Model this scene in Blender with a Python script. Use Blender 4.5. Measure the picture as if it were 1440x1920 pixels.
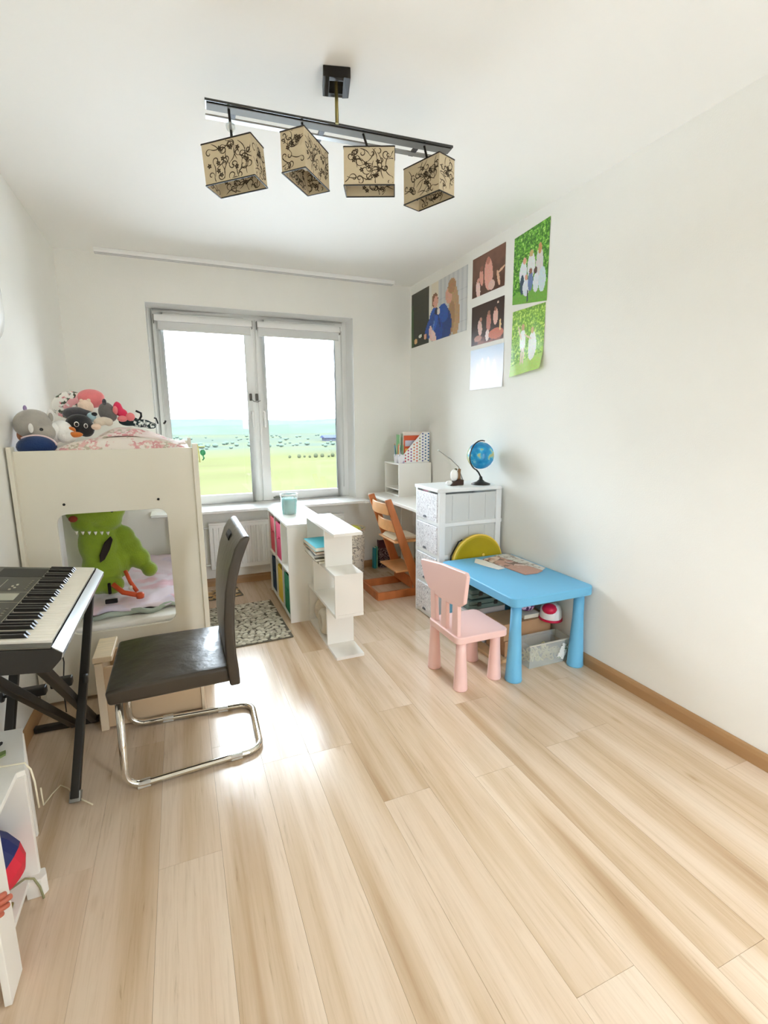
import bpy, bmesh, math, random
from mathutils import Vector, Matrix, noise
random.seed(7)
PI = math.pi
SC = bpy.context.scene
COL = SC.collection
for o in list(bpy.data.objects): bpy.data.objects.remove(o)

# ------------------------------------------------------------------ camera
W, D, H = 2.7515, 4.307, 2.60
XL = -0.03                      # left wall
YB = -0.95                      # wall behind the camera
CAMX, CAMZ = 0.6903, 1.3628
YAW, PITCH, ROLL, FPX = 0.392408, 0.1772645, -0.0072545, 915.7155
cam_d = bpy.data.cameras.new('camera'); cam = bpy.data.objects.new('camera', cam_d); COL.objects.link(cam)
SC.camera = cam
Fv = Vector((math.sin(YAW)*math.cos(PITCH), math.cos(YAW)*math.cos(PITCH), -math.sin(PITCH)))
Rv = Vector((math.cos(YAW), -math.sin(YAW), 0)); Uv = Rv.cross(Fv)
R2 = Rv*math.cos(ROLL)+Uv*math.sin(ROLL); U2 = -Rv*math.sin(ROLL)+Uv*math.cos(ROLL)
cam.matrix_world = Matrix(((R2.x, U2.x, -Fv.x, CAMX), (R2.y, U2.y, -Fv.y, 0), (R2.z, U2.z, -Fv.z, CAMZ), (0, 0, 0, 1)))
cam_d.sensor_fit = 'HORIZONTAL'; cam_d.sensor_width = 36; cam_d.lens = 36*FPX/1440
cam_d.clip_start = 0.02; cam_d.clip_end = 6000

# ------------------------------------------------------------------ world / exposure
SC.view_settings.view_transform = 'Standard'; SC.view_settings.look = 'None'
SC.view_settings.gamma = 1; SC.view_settings.use_curve_mapping = False
SC.view_settings.exposure = 5.50
try:
    SC.cycles.max_bounces = 12; SC.cycles.diffuse_bounces = 8; SC.cycles.glossy_bounces = 4
    SC.cycles.transmission_bounces = 8; SC.cycles.transparent_max_bounces = 12
    SC.cycles.sample_clamp_indirect = 6; SC.cycles.use_denoising = True
    SC.cycles.denoiser = 'OPENIMAGEDENOISE'; SC.cycles.caustics_reflective = False
except Exception: pass
wd = bpy.data.worlds.new('sky'); SC.world = wd; wd.use_nodes = True
nt = wd.node_tree; nt.nodes.clear()
def N(nt, t, **k):
    n = nt.nodes.new(t)
    for a, b in k.items():
        if a == 'ins':
            for i, v in b.items(): n.inputs[i].default_value = v
        else: setattr(n, a, b)
    return n
def ramp(nt, stops, fac=None, interp='LINEAR'):
    r = nt.nodes.new('ShaderNodeValToRGB'); cr = r.color_ramp; cr.interpolation = interp
    while len(cr.elements) < len(stops): cr.elements.new(.5)
    for e, (p, c) in zip(cr.elements, stops): e.position = p; e.color = (*c[:3], 1)
    if fac is not None: nt.links.new(fac, r.inputs[0])
    return r
_tc = N(nt, 'ShaderNodeTexCoord'); _mp = N(nt, 'ShaderNodeMapping'); _mp.inputs['Scale'].default_value = (1.6, 1.6, 6.0)
_ns = N(nt, 'ShaderNodeTexNoise', ins={'Scale': 2.6, 'Detail': 6, 'Roughness': .55})
_bg = N(nt, 'ShaderNodeBackground'); _ow = N(nt, 'ShaderNodeOutputWorld')
nt.links.new(_tc.outputs['Generated'], _mp.inputs[0]); nt.links.new(_mp.outputs[0], _ns.inputs['Vector'])
_rp = ramp(nt, [(.30, (.27, .38, .56)), (.42, (.44, .50, .58)), (.50, (.55, .60, .67)), (.75, (.48, .53, .60))], _ns.outputs[0])
# overcast sky: dimmer towards the horizon, brighter overhead
_sx = N(nt, 'ShaderNodeSeparateXYZ'); nt.links.new(_tc.outputs['Generated'], _sx.inputs[0])
_gr = ramp(nt, [(0, (.80, .80, .80)), (.1, (.84, .84, .84)), (.5, (1.0, 1.0, 1.0)), (1, (1.05, 1.05, 1.05))], _sx.outputs[2])
_ml = N(nt, 'ShaderNodeMixRGB', blend_type='MULTIPLY'); _ml.inputs[0].default_value = 1; nt.links.new(_rp.outputs[0], _ml.inputs[1]); nt.links.new(_gr.outputs[0], _ml.inputs[2])
nt.links.new(_ml.outputs[0], _bg.inputs[0]); _bg.inputs[1].default_value = 1.0
nt.links.new(_bg.outputs[0], _ow.inputs[0])
def portal(name, loc, rot, sx, sy):
    l = bpy.data.lights.new(name, 'AREA'); l.shape = 'RECTANGLE'; l.size = sx; l.size_y = sy
    try: l.cycles.is_portal = True
    except Exception: pass
    o = bpy.data.objects.new(name, l); COL.objects.link(o); o.location = loc; o.rotation_euler = rot
portal('window_daylight_portal', (1.35, D+.32, 1.48), (-PI/2, 0, 0), 1.7, 1.66)
portal('added_opening_portal', (2.025, YB-.02, 1.025), (PI/2, 0, 0), .33, 2.05)  # for an opening added behind the camera to brighten the near half

# ------------------------------------------------------------------ materials
def lin(c):
    return tuple(((x/255)/12.92 if x/255 <= .04045 else ((x/255+.055)/1.055)**2.4) for x in c)
MATS = {}
def mat(name, rgb, rough=.5, metal=0., spec=.5, noise_amt=0., nscale=8., bump=0., bscale=60., trans=0., emis=None, sheen=0., stretch=(1, 1, 1), coat=0.):
    if name in MATS: return MATS[name]
    m = bpy.data.materials.new(name); m.use_nodes = True; t = m.node_tree; b = t.nodes['Principled BSDF']
    c = lin(rgb); b.inputs['Base Color'].default_value = (*c, 1); b.inputs['Roughness'].default_value = rough
    b.inputs['Metallic'].default_value = metal; b.inputs['Specular IOR Level'].default_value = spec
    if trans: b.inputs['Transmission Weight'].default_value = trans
    if coat: b.inputs['Coat Weight'].default_value = coat
    if sheen: b.inputs['Sheen Weight'].default_value = sheen
    if noise_amt or bump:
        tc = N(t, 'ShaderNodeTexCoord'); mp = N(t, 'ShaderNodeMapping'); mp.inputs['Scale'].default_value = stretch
        t.links.new(tc.outputs['Object'], mp.inputs[0])
    if noise_amt:
        n = N(t, 'ShaderNodeTexNoise', ins={'Scale': nscale, 'Detail': 5}); t.links.new(mp.outputs[0], n.inputs['Vector'])
        lo = tuple(max(0, x*(1-noise_amt)) for x in c); hi = tuple(min(1, x*(1+noise_amt)) for x in c)
        r = ramp(t, [(.3, lo), (.7, hi)], n.outputs[0]); t.links.new(r.outputs[0], b.inputs['Base Color'])
    if bump:
        n2 = N(t, 'ShaderNodeTexNoise', ins={'Scale': bscale, 'Detail': 4}); t.links.new(mp.outputs[0], n2.inputs['Vector'])
        bp = N(t, 'ShaderNodeBump', ins={'Strength': bump, 'Distance': .01}); t.links.new(n2.outputs[0], bp.inputs['Height']); t.links.new(bp.outputs[0], b.inputs['Normal'])
    MATS[name] = m; return m
def motif(name, base, spots, scale=22., thr=.58, rough=.85, kind='voronoi', stretch=(1, 1, 1), rand=True, bump=0.):
    """flat print: small blotches (voronoi) or doodle lines (noise contours) on a base colour"""
    if name in MATS: return MATS[name]
    m = bpy.data.materials.new(name); m.use_nodes = True; t = m.node_tree; b = t.nodes['Principled BSDF']; b.inputs['Roughness'].default_value = rough
    tc = N(t, 'ShaderNodeTexCoord'); mp = N(t, 'ShaderNodeMapping'); mp.inputs['Scale'].default_value = stretch
    t.links.new(tc.outputs['Object'], mp.inputs[0])
    if kind == 'voronoi':
        n0 = N(t, 'ShaderNodeTexNoise', ins={'Scale': scale*1.7, 'Detail': 3}); t.links.new(mp.outputs[0], n0.inputs['Vector'])
        n1 = N(t, 'ShaderNodeTexNoise', ins={'Scale': scale*.33, 'Detail': 1}); t.links.new(mp.outputs[0], n1.inputs['Vector'])
        mu = N(t, 'ShaderNodeMath', operation='MULTIPLY'); t.links.new(n0.outputs[0], mu.inputs[0]); t.links.new(n1.outputs[0], mu.inputs[1])
        r = ramp(t, [(0, (0, 0, 0)), (thr*.5-.015, (0, 0, 0)), (thr*.5+.03, (1, 1, 1))], mu.outputs[0])
    elif kind == 'lines':
        n0 = N(t, 'ShaderNodeTexNoise', ins={'Scale': scale, 'Detail': 2, 'Distortion': 1.2}); t.links.new(mp.outputs[0], n0.inputs['Vector'])
        r = ramp(t, [(0, (0, 0, 0)), (.47, (0, 0, 0)), (.50, (1, 1, 1)), (.53, (0, 0, 0)), (.60, (0, 0, 0)), (.62, (.8, .8, .8)), (.64, (0, 0, 0))], n0.outputs[0])
    else:
        n0 = N(t, 'ShaderNodeTexVoronoi', feature='F1', ins={'Scale': scale, 'Randomness': .25}); t.links.new(mp.outputs[0], n0.inputs['Vector'])
        r = ramp(t, [(0, (1, 1, 1)), (.30, (1, 1, 1)), (.36, (0, 0, 0))], n0.outputs['Distance'])
    if len(spots) > 1:
        nc = N(t, 'ShaderNodeTexNoise', ins={'Scale': scale*.6, 'Detail': 1}); t.links.new(mp.outputs[0], nc.inputs['Vector'])
        rc = ramp(t, [(.32+.36*i/len(spots), lin(s)) for i, s in enumerate(spots)], nc.outputs[0], 'CONSTANT'); sc = rc.outputs[0]
    else:
        rgb = N(t, 'ShaderNodeRGB'); rgb.outputs[0].default_value = (*lin(spots[0]), 1); sc = rgb.outputs[0]
    mx = N(t, 'ShaderNodeMixRGB'); mx.inputs[1].default_value = (*lin(base), 1)
    t.links.new(r.outputs[0], mx.inputs[0]); t.links.new(sc, mx.inputs[2]); t.links.new(mx.outputs[0], b.inputs['Base Color'])
    MATS[name] = m; return m

M_wall = mat('wallpaper', (244, 242, 235), .9, spec=.25, noise_amt=.012, nscale=3, bump=.10, bscale=160)
M_ceil = mat('ceiling_paint', (246, 244, 238), .85, spec=.2)
M_white = mat('white_laminate', (241, 238, 230), .38, spec=.45, noise_amt=.01, nscale=4)
M_gloss = mat('white_gloss', (244, 243, 240), .25)
M_pvc = mat('window_plastic', (243, 243, 240), .3)
M_bedw = mat('bed_board', (230, 224, 207), .5, spec=.35, noise_amt=.012, nscale=3)
M_black = mat('black_metal', (38, 33, 26), .45, metal=.2)
M_blackp = mat('black_plastic', (44, 42, 38), .42)
M_chrome = mat('chrome', (225, 222, 214), .07, metal=1)
M_leather = mat('black_leather', (58, 50, 40), .33, spec=.55, bump=.22, bscale=26, noise_amt=.08, nscale=5)
M_pink = mat('pink_plastic', (243, 204, 197), .42, spec=.4)
M_blue = mat('blue_plastic', (112, 186, 226), .42, spec=.4)
M_wood = mat('orange_wood', (190, 112, 60), .4, noise_amt=.18, nscale=14, stretch=(1, 1, .2))
M_base = mat('brown_skirting', (176, 136, 92), .45, noise_amt=.14, nscale=9, stretch=(.15, .15, 1))
M_card = mat('cardboard', (186, 146, 108), .85, noise_amt=.06, nscale=12)
M_glassy = bpy.data.materials.new('clear_plastic'); M_glassy.use_nodes = True; _g = M_glassy.node_tree; _g.nodes.clear()
_a = N(_g, 'ShaderNodeBsdfTransparent'); _a.inputs[0].default_value = (.93, .95, .94, 1); _b = N(_g, 'ShaderNodeBsdfPrincipled'); _b.inputs['Base Color'].default_value = (.85, .88, .87, 1); _b.inputs['Roughness'].default_value = .15
_m = N(_g, 'ShaderNodeMixShader'); _m.inputs[0].default_value = .28; _o = N(_g, 'ShaderNodeOutputMaterial'); _g.links.new(_a.outputs[0], _m.inputs[1]); _g.links.new(_b.outputs[0], _m.inputs[2]); _g.links.new(_m.outputs[0], _o.inputs[0])
M_dark = mat('dark_void', (24, 22, 20), .7)
M_brass = mat('olive_brass', (150, 138, 84), .3, metal=.8)
M_grey = mat('grey_metal', (150, 148, 142), .35, metal=.7)

def plank_material():
    m = bpy.data.materials.new('oak_laminate'); m.use_nodes = True; t = m.node_tree; b = t.nodes['Principled BSDF']
    tc = N(t, 'ShaderNodeTexCoord'); oi = N(t, 'ShaderNodeObjectInfo')
    ad = N(t, 'ShaderNodeVectorMath', operation='ADD'); sc = N(t, 'ShaderNodeVectorMath', operation='SCALE'); sc.inputs['Scale'].default_value = 37.
    cb = N(t, 'ShaderNodeCombineXYZ')
    for i in range(3): t.links.new(oi.outputs['Random'], cb.inputs[i])
    t.links.new(cb.outputs[0], sc.inputs[0]); t.links.new(tc.outputs['Object'], ad.inputs[0]); t.links.new(sc.outputs[0], ad.inputs[1])
    def mp(s):
        x = N(t, 'ShaderNodeMapping'); x.inputs['Scale'].default_value = s; t.links.new(ad.outputs[0], x.inputs[0]); return x.outputs[0]
    n1 = N(t, 'ShaderNodeTexNoise', ins={'Scale': 1., 'Detail': 3, 'Roughness': .45, 'Distortion': .4}); t.links.new(mp((9, .42, 1)), n1.inputs['Vector'])
    r1 = ramp(t, [(.28, lin((188, 157, 122))), (.42, lin((213, 187, 156))), (.55, lin((227, 204, 178))), (.78, lin((231, 211, 187)))], n1.outputs[0])
    n2 = N(t, 'ShaderNodeTexNoise', ins={'Scale': 1., 'Detail': 6, 'Roughness': .68, 'Distortion': .6}); t.links.new(mp((95, 4, 1)), n2.inputs['Vector'])
    r2 = ramp(t, [(.27, (.50, .42, .33)), (.38, (.88, .85, .80)), (.55, (1, 1, 1))], n2.outputs[0])
    mx = N(t, 'ShaderNodeMixRGB', blend_type='MULTIPLY'); mx.inputs[0].default_value = .6; t.links.new(r1.outputs[0], mx.inputs[1]); t.links.new(r2.outputs[0], mx.inputs[2])
    vo = N(t, 'ShaderNodeTexVoronoi', ins={'Scale': 1., 'Randomness': 1.}); t.links.new(mp((6.5, 2.0, 1)), vo.inputs['Vector'])
    r3 = ramp(t, [(0, (.55, .43, .30)), (.035, (.75, .66, .54)), (.10, (1, 1, 1))], vo.outputs['Distance'])
    mx2 = N(t, 'ShaderNodeMixRGB', blend_type='MULTIPLY'); mx2.inputs[0].default_value = .6; t.links.new(mx.outputs[0], mx2.inputs[1]); t.links.new(r3.outputs[0], mx2.inputs[2])
    t.links.new(mx2.outputs[0], b.inputs['Base Color'])
    rr = ramp(t, [(.3, (.26, .26, .26)), (.7, (.17, .17, .17))], n2.outputs[0]); t.links.new(rr.outputs[0], b.inputs['Roughness'])
    b.inputs['Specular IOR Level'].default_value = .45
    bp = N(t, 'ShaderNodeBump', ins={'Strength': .05, 'Distance': .002}); t.links.new(n2.outputs[0], bp.inputs['Height']); t.links.new(bp.outputs[0], b.inputs['Normal'])
    return m
M_plank = plank_material()

# ------------------------------------------------------------------ object helpers
def tag(o, label=None, cat=None, group=None, kind=None):
    if label: o['label'] = label
    if cat: o['category'] = cat
    if group: o['group'] = group
    if kind: o['kind'] = kind
    return o
def empty(name, loc=(0, 0, 0), rz=0., rot=None, label=None, cat=None, group=None):
    o = bpy.data.objects.new(name, None); COL.objects.link(o); o.location = loc
    o.rotation_euler = rot if rot else (0, 0, rz); o.empty_display_size = .05
    return tag(o, label, cat, group)
class MB:
    """collects shapes, builds one mesh object"""
    def __init__(s): s.v = []; s.f = []; s.sm = []
    def add(s, vs, fs, smooth=False):
        b = len(s.v); s.v += [tuple(v) for v in vs]; s.f += [tuple(b+i for i in f) for f in fs]; s.sm += [smooth]*len(fs); return s
    def box(s, x0, x1, y0, y1, z0, z1, M=None):
        vs = [Vector((x, y, z)) for x in (x0, x1) for y in (y0, y1) for z in (z0, z1)]
        if M: vs = [M @ v for v in vs]
        return s.add(vs, [(0, 1, 3, 2), (4, 6, 7, 5), (0, 4, 5, 1), (2, 3, 7, 6), (0, 2, 6, 4), (1, 5, 7, 3)])
    def prism(s, pts, z0, z1, axis='z', M=None, smooth=False):
        n = len(pts); f = {'z': lambda a, b, c: (a, b, c), 'y': lambda a, b, c: (a, c, b), 'x': lambda a, b, c: (c, a, b)}[axis]
        vs = [Vector(f(a, b, z0)) for a, b in pts]+[Vector(f(a, b, z1)) for a, b in pts]
        if M: vs = [M @ v for v in vs]
        return s.add(vs, [tuple(range(n-1, -1, -1)), tuple(range(n, 2*n))]+[(i, (i+1) % n, n+(i+1) % n, n+i) for i in range(n)], False)
    def lathe(s, prof, seg=24, M=None, cap=True):
        n = len(prof); vs = []
        for k in range(seg):
            a = 2*PI*k/seg
            for r, z in prof: vs.append(Vector((r*math.cos(a), r*math.sin(a), z)))
        if M: vs = [M @ v for v in vs]
        fs = [(k*n+i, ((k+1) % seg)*n+i, ((k+1) % seg)*n+i+1, k*n+i+1) for k in range(seg) for i in range(n-1)]
        s.add(vs, fs, True)
        if cap:
            s.add([vs[k*n] for k in range(seg)], [tuple(range(seg-1, -1, -1))]); s.add([vs[k*n+n-1] for k in range(seg)], [tuple(range(seg))])
        return s
    def tube(s, path, r, seg=10, closed=False, rr=None):
        P = [Vector(p) for p in path]; n = len(P); vs = []; up = Vector((0, 0, 1)); last = None
        for i, p in enumerate(P):
            a = P[i-1] if (i or closed) else P[i]; b = P[(i+1) % n] if (i < n-1 or closed) else P[i]
            d = (b-a)
            if d.length < 1e-9: d = Vector((0, 0, 1))
            d.normalize()
            if last is None:
                x = d.cross(up if abs(d.z) < .95 else Vector((1, 0, 0)))
            else: x = last-d*last.dot(d)
            if x.length < 1e-6: x = d.orthogonal()
            x.normalize(); y = d.cross(x); last = x
            rad = rr[i] if rr else r
            vs += [p+(x*math.cos(2*PI*k/seg)+y*math.sin(2*PI*k/seg))*rad for k in range(seg)]
        m = n if closed else n-1
        fs = [(i*seg+k, i*seg+(k+1) % seg, ((i+1) % n)*seg+(k+1) % seg, ((i+1) % n)*seg+k) for i in range(m) for k in range(seg)]
        s.add(vs, fs, True)
        if not closed: s.add(vs[:seg], [tuple(range(seg-1, -1, -1))]); s.add(vs[-seg:], [tuple(range(seg))])
        return s
    def bar(s, a, b, w, h, up=(0, 0, 1)):
        a = Vector(a); b = Vector(b); d = (b-a).normalized(); u = Vector(up); x = d.cross(u)
        if x.length < 1e-5: x = d.orthogonal()
        x.normalize(); y = x.cross(d).normalized()
        vs = [p+x*sx*w/2+y*sy*h/2 for p in (a, b) for sx, sy in ((-1, -1), (1, -1), (1, 1), (-1, 1))]
        return s.add(vs, [(3, 2, 1, 0), (4, 5, 6, 7), (0, 1, 5, 4), (1, 2, 6, 5), (2, 3, 7, 6), (3, 0, 4, 7)])
    def ball(s, c, r, seg=20, rings=12, M=None):
        c = Vector(c); r = (r, r, r) if isinstance(r, (int, float)) else r
        vs = []; fs = []
        for j in range(rings+1):
            th = PI*j/rings
            for k in range(seg):
                a = 2*PI*k/seg; v = Vector((r[0]*math.sin(th)*math.cos(a), r[1]*math.sin(th)*math.sin(a), r[2]*math.cos(th)))
                vs.append(c+(M @ v if M else v))
        fs = [(j*seg+k, (j+1)*seg+k, (j+1)*seg+(k+1) % seg, j*seg+(k+1) % seg) for j in range(rings) for k in range(seg)]
        return s.add(vs, fs, True)
    def build(s, name, m, parent=None, bevel=0., bseg=2, loc=None, weld=False, subd=0, remesh=0., smooth_it=0, allsmooth=False):
        me = bpy.data.meshes.new(name); me.from_pydata(s.v, [], s.f); me.validate(); me.update()
        for p, f in zip(me.polygons, s.sm): p.use_smooth = f or allsmooth
        if m: me.materials.append(m)
        bm = bmesh.new(); bm.from_mesh(me); bmesh.ops.remove_doubles(bm, verts=bm.verts, dist=1e-6); bmesh.ops.recalc_face_normals(bm, faces=bm.faces); bm.to_mesh(me); bm.free()
        o = bpy.data.objects.new(name, me); COL.objects.link(o)
        if parent: o.parent = parent
        if loc: o.location = loc
        if bevel:
            b = o.modifiers.new('bevel', 'BEVEL'); b.width = bevel; b.segments = bseg; b.limit_method = 'ANGLE'; b.angle_limit = math.radians(40)
            for p in me.polygons: p.use_smooth = True
            w = o.modifiers.new('wn', 'WEIGHTED_NORMAL'); w.keep_sharp = True
        if remesh:
            r = o.modifiers.new('remesh', 'REMESH'); r.mode = 'VOXEL'; r.voxel_size = remesh; r.use_smooth_shade = True
            if smooth_it: q = o.modifiers.new('smooth', 'SMOOTH'); q.factor = .6; q.iterations = smooth_it
        if subd: q = o.modifiers.new('sub', 'SUBSURF'); q.levels = subd; q.render_levels = subd
        return o
def rrect(x0, x1, y0, y1, r, seg=5):
    pts = []
    for cx, cy, a0 in ((x1-r, y1-r, 0), (x0+r, y1-r, 90), (x0+r, y0+r, 180), (x1-r, y0+r, 270)):
        for k in range(seg+1):
            a = math.radians(a0+90*k/seg); pts.append((cx+r*math.cos(a), cy+r*math.sin(a)))
    return pts
def box(name, m, parent, x0, x1, y0, y1, z0, z1, bevel=.002, **k):
    return MB().box(x0, x1, y0, y1, z0, z1).build(name, m, parent, bevel=bevel, **k)
def plate_with_hole(mb, outer, inner, y0, y1):
    """outer = (x0,x1,z0,z1), inner = rounded loop; ring faces extruded y0..y1"""
    n = len(inner); x0, x1, z0, z1 = outer; cx = sum(p[0] for p in inner)/n; cz = sum(p[1] for p in inner)/n
    out = []
    for (x, z) in inner:
        dx, dz = x-cx, z-cz
        tx = ((x1 if dx > 0 else x0)-cx)/dx if abs(dx) > 1e-9 else 1e9; tz = ((z1 if dz > 0 else z0)-cz)/dz if abs(dz) > 1e-9 else 1e9
        t = min(tx, tz); out.append([cx+dx*t, cz+dz*t])
    for c in ((x0, z0), (x1, z0), (x1, z1), (x0, z1)):
        k = min(range(n), key=lambda i: (out[i][0]-c[0])**2+(out[i][1]-c[1])**2); out[k] = list(c)
    V = [(a, y0, b) for a, b in inner]+[(a, y0, b) for a, b in out]+[(a, y1, b) for a, b in inner]+[(a, y1, b) for a, b in out]
    F = []
    for i in range(n):
        j = (i+1) % n
        F += [(i, j, n+j, n+i), (2*n+i, 3*n+i, 3*n+j, 2*n+j), (i, 2*n+i, 2*n+j, j), (n+i, n+j, 3*n+j, 3*n+i)]
    return mb.add(V, F)
def cloth(name, m, parent, xs, ys, zf, thick=.012, subd=1):
    """grid cloth: xs,ys ranges, zf(u,v,x,y)->z"""
    nx, ny = 44, 44; mb = MB(); vs = []
    for j in range(ny+1):
        for i in range(nx+1):
            u, v = i/nx, j/ny; x = xs[0]+(xs[1]-xs[0])*u; y = ys[0]+(ys[1]-ys[0])*v; r = zf(u, v, x, y)
            vs.append(r if isinstance(r, tuple) else (x, y, r))
    mb.add(vs, [(j*(nx+1)+i, j*(nx+1)+i+1, (j+1)*(nx+1)+i+1, (j+1)*(nx+1)+i) for j in range(ny) for i in range(nx)], True)
    o = mb.build(name, m, parent, allsmooth=True)
    q = o.modifiers.new('solid', 'SOLIDIFY'); q.thickness = thick; q.offset = -1
    return o
def copy_tree(o, parent=None):
    c = o.copy(); COL.objects.link(c); c.parent = parent
    for ch in o.children: copy_tree(ch, c)
    return c

# ================================================================== SETTING
def struct(o): o['kind'] = 'structure'; return o
fl = struct(box('floor', mat('underlay', (70, 58, 44), .9), None, XL-.1, W+.1, YB-.1, D+.02, -.10, -.012, bevel=0))
# laminate planks, running towards the window
pw, pl = .1885, 1.29; proto = {}
row = 0; x = XL-.002
xs = [XL+.0005]+[-.0335+pw*k for k in range(1, 15)]+[W]
for i in range(len(xs)-1):
    xa, xb = xs[i]+.0002, xs[i+1]-.0002
    if xb-xa < .02: continue
    off = {4: 1.84, 5: 1.84}.get(i) if i == 5 else None
    y = (1.84 if i == 5 else random.uniform(.1, 1.29)) - 3*pl
    while y < D:
        ya, yb = max(y, YB)+.0003, min(y+pl, D+.01)-.0003
        if yb-ya > .05:
            o = MB().box(-(xb-xa)/2, (xb-xa)/2, -(yb-ya)/2, (yb-ya)/2, -.011, 0).build('plank', M_plank, fl, bevel=.0004, bseg=1)
            o.location = ((xa+xb)/2, (ya+yb)/2, 0)
        y += pl
struct(box('ceiling', M_ceil, None, XL-.1, W+.1, YB-.1, D+.05, H, H+.1, bevel=0))
struct(box('wall_left', M_wall, None, XL-.12, XL, YB-.1, D+.05, -.1, H, bevel=0))
struct(box('wall_right', M_wall, None, W, W+.12, YB-.1, D+.05, -.1, H, bevel=0))
OX0, OX1, OZ0, OZ1 = .522, 2.188, .672, 2.292; YO = D+.30
mb = MB()
for a in ((XL-.1, OX0, -.1, H), (OX1, W+.1, -.1, H), (OX0, OX1, -.1, OZ0), (OX0, OX1, OZ1, H)): mb.box(a[0], a[1], D, YO, a[2], a[3])
struct(mb.build('wall_back', M_wall))
mb = MB(); bx0, bx1, bz = 1.86, 2.19, 2.05  # opening in the unseen front wall, added to let in more daylight
for a in ((XL-.1, bx0, -.1, H), (bx1, W+.1, -.1, H), (bx0, bx1, bz, H)): mb.box(a[0], a[1], YB-.12, YB, a[2], a[3])
struct(mb.build('wall_front', M_wall))
# skirting
def skirt(name, a, b, nrm):
    a = Vector(a); b = Vector(b); n = Vector(nrm); prof = [(0, 0), (.016, 0), (.016, .045), (.011, .060), (.004, .066), (0, .066)]
    vs = [p+n*(u+.0008)+Vector((0, 0, z+.0005)) for p in (a, b) for u, z in prof]; k = len(prof)
    mb = MB().add(vs, [tuple(range(k)), tuple(range(2*k-1, k-1, -1))]+[(i, (i+1) % k, k+(i+1) % k, k+i) for i in range(k)])
    return struct(mb.build(name, M_base))
skirt('baseboard_right', (W, YB, 0), (W, D-.02, 0), (-1, 0, 0))
skirt('baseboard_back', (XL, D, 0), (W, D, 0), (0, -1, 0))
skirt('baseboard_left', (XL, YB, 0), (XL, D-.02, 0), (1, 0, 0))
# curtain rail on the ceiling by the window
rl = struct(empty('trim_1', (0, 0, 0)))
MB().prism([(4.165, 2.599), (4.165, 2.578), (4.172, 2.570), (4.240, 2.570), (4.247, 2.578), (4.247, 2.599)], .235, 2.53, axis='x').build('rail', M_gloss, rl, bevel=.002)
for k in range(2): MB().box(.235, 2.53, 4.185+.028*k, 4.190+.028*k, 2.5685, 2.5702).build('track_groove', mat('groove', (150, 150, 150), .6), rl)
# ---- window
wn = struct(empty('window_1', (0, 0, 0)))
def ring(name, m, parent, x0, x1, z0, z1, t, y0, y1, tb=None, bevel=.004):
    tb = tb or t; mb = MB()
    mb.box(x0, x0+t, y0, y1, z0, z1); mb.box(x1-t, x1, y0, y1, z0, z1); mb.box(x0+t, x1-t, y0, y1, z0, z0+tb); mb.box(x0+t, x1-t, y0, y1, z1-t, z1)
    return mb.build(name, m, parent, bevel=bevel)
YW = D+.20
fr = MB().box(OX0, OX0+.04, YW, YW+.07, OZ0, OZ1).box(OX1-.04, OX1, YW, YW+.07, OZ0, OZ1).box(OX0+.04, OX1-.04, YW, YW+.07, OZ0, OZ0+.025).box(OX0+.04, OX1-.04, YW, YW+.07, OZ1-.04, OZ1).box(1.335, 1.372, YW, YW+.07, OZ0+.025, OZ1-.04).build('window_frame', M_pvc, wn, bevel=.003)
M_pane = bpy.data.materials.new('window_glass'); M_pane.use_nodes = True; _t = M_pane.node_tree; _t.nodes.clear()
_tr = N(_t, 'ShaderNodeBsdfTransparent'); _gl = N(_t, 'ShaderNodeBsdfGlossy'); _gl.inputs['Roughness'].default_value = .02; _lw = N(_t, 'ShaderNodeFresnel', ins={'IOR': 1.45}); _mx = N(_t, 'ShaderNodeMixShader'); _oo = N(_t, 'ShaderNodeOutputMaterial')
_tr.inputs[0].default_value = (.96, .98, .97, 1)
_t.links.new(_lw.outputs[0], _mx.inputs[0]); _t.links.new(_tr.outputs[0], _mx.inputs[1]); _t.links.new(_gl.outputs[0], _mx.inputs[2]); _t.links.new(_mx.outputs[0], _oo.inputs[0])
for x0, x1 in ((.562, 1.345), (1.362, 2.148)):
    s = ring('sash', M_pvc, wn, x0, x1, OZ0+.018, OZ1-.035, .072, YW-.022, YW+.03)
    MB().box(x0+.07, x1-.07, YW+.004, YW+.008, OZ0+.085, OZ1-.10).build('pane', M_pane, s)
    MB().box(x0+.072, x1-.072, YW-.004, YW+.001, OZ0+.088, OZ0+.093).box(x0+.072, x0+.077, YW-.004, YW+.001, OZ0+.093, OZ1-.11).box(x1-.077, x1-.072, YW-.004, YW+.001, OZ0+.093, OZ1-.11).build('glazing_bead', mat('gasket', (196, 198, 196), .6), s)
hx = (1.305, 1.405)
for x in hx:
    h = MB().box(x-.012, x+.012, YW-.030, YW-.022, 1.42, 1.49).build('window_handle', M_gloss, wn, bevel=.004)
    MB().box(x-.010, x+.010, YW-.062, YW-.030, 1.462, 1.480).box(x-.010, x+.010, YW-.062, YW-.047, 1.345, 1.475).build('lever', M_gloss, h, bevel=.005)
for x in (1.293, 1.345):
    lk = MB().box(x-.010, x+.010, YW-.045, YW-.022, 1.575, 1.635).build('safety_lock', mat('lock_grey', (96, 92, 86), .4, metal=.6), wn, bevel=.004)
MB().tube([(1.293, YW-.045, 1.59), (1.315, YW-.060, 1.568), (1.345, YW-.062, 1.563), (1.372, YW-.050, 1.575)], .003, 8).build('lock_cable', M_grey, wn)
MB().box(1.47, 1.50, YW-.04, YW-.02, .70, .725).tube([(1.45, YW-.03, .712), (1.52, YW-.035, .708), (1.53, YW-.035, .735)], .008, 8).build('stay_hook', mat('hook_grey', (120, 122, 112), .5, metal=.5), wn)
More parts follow.
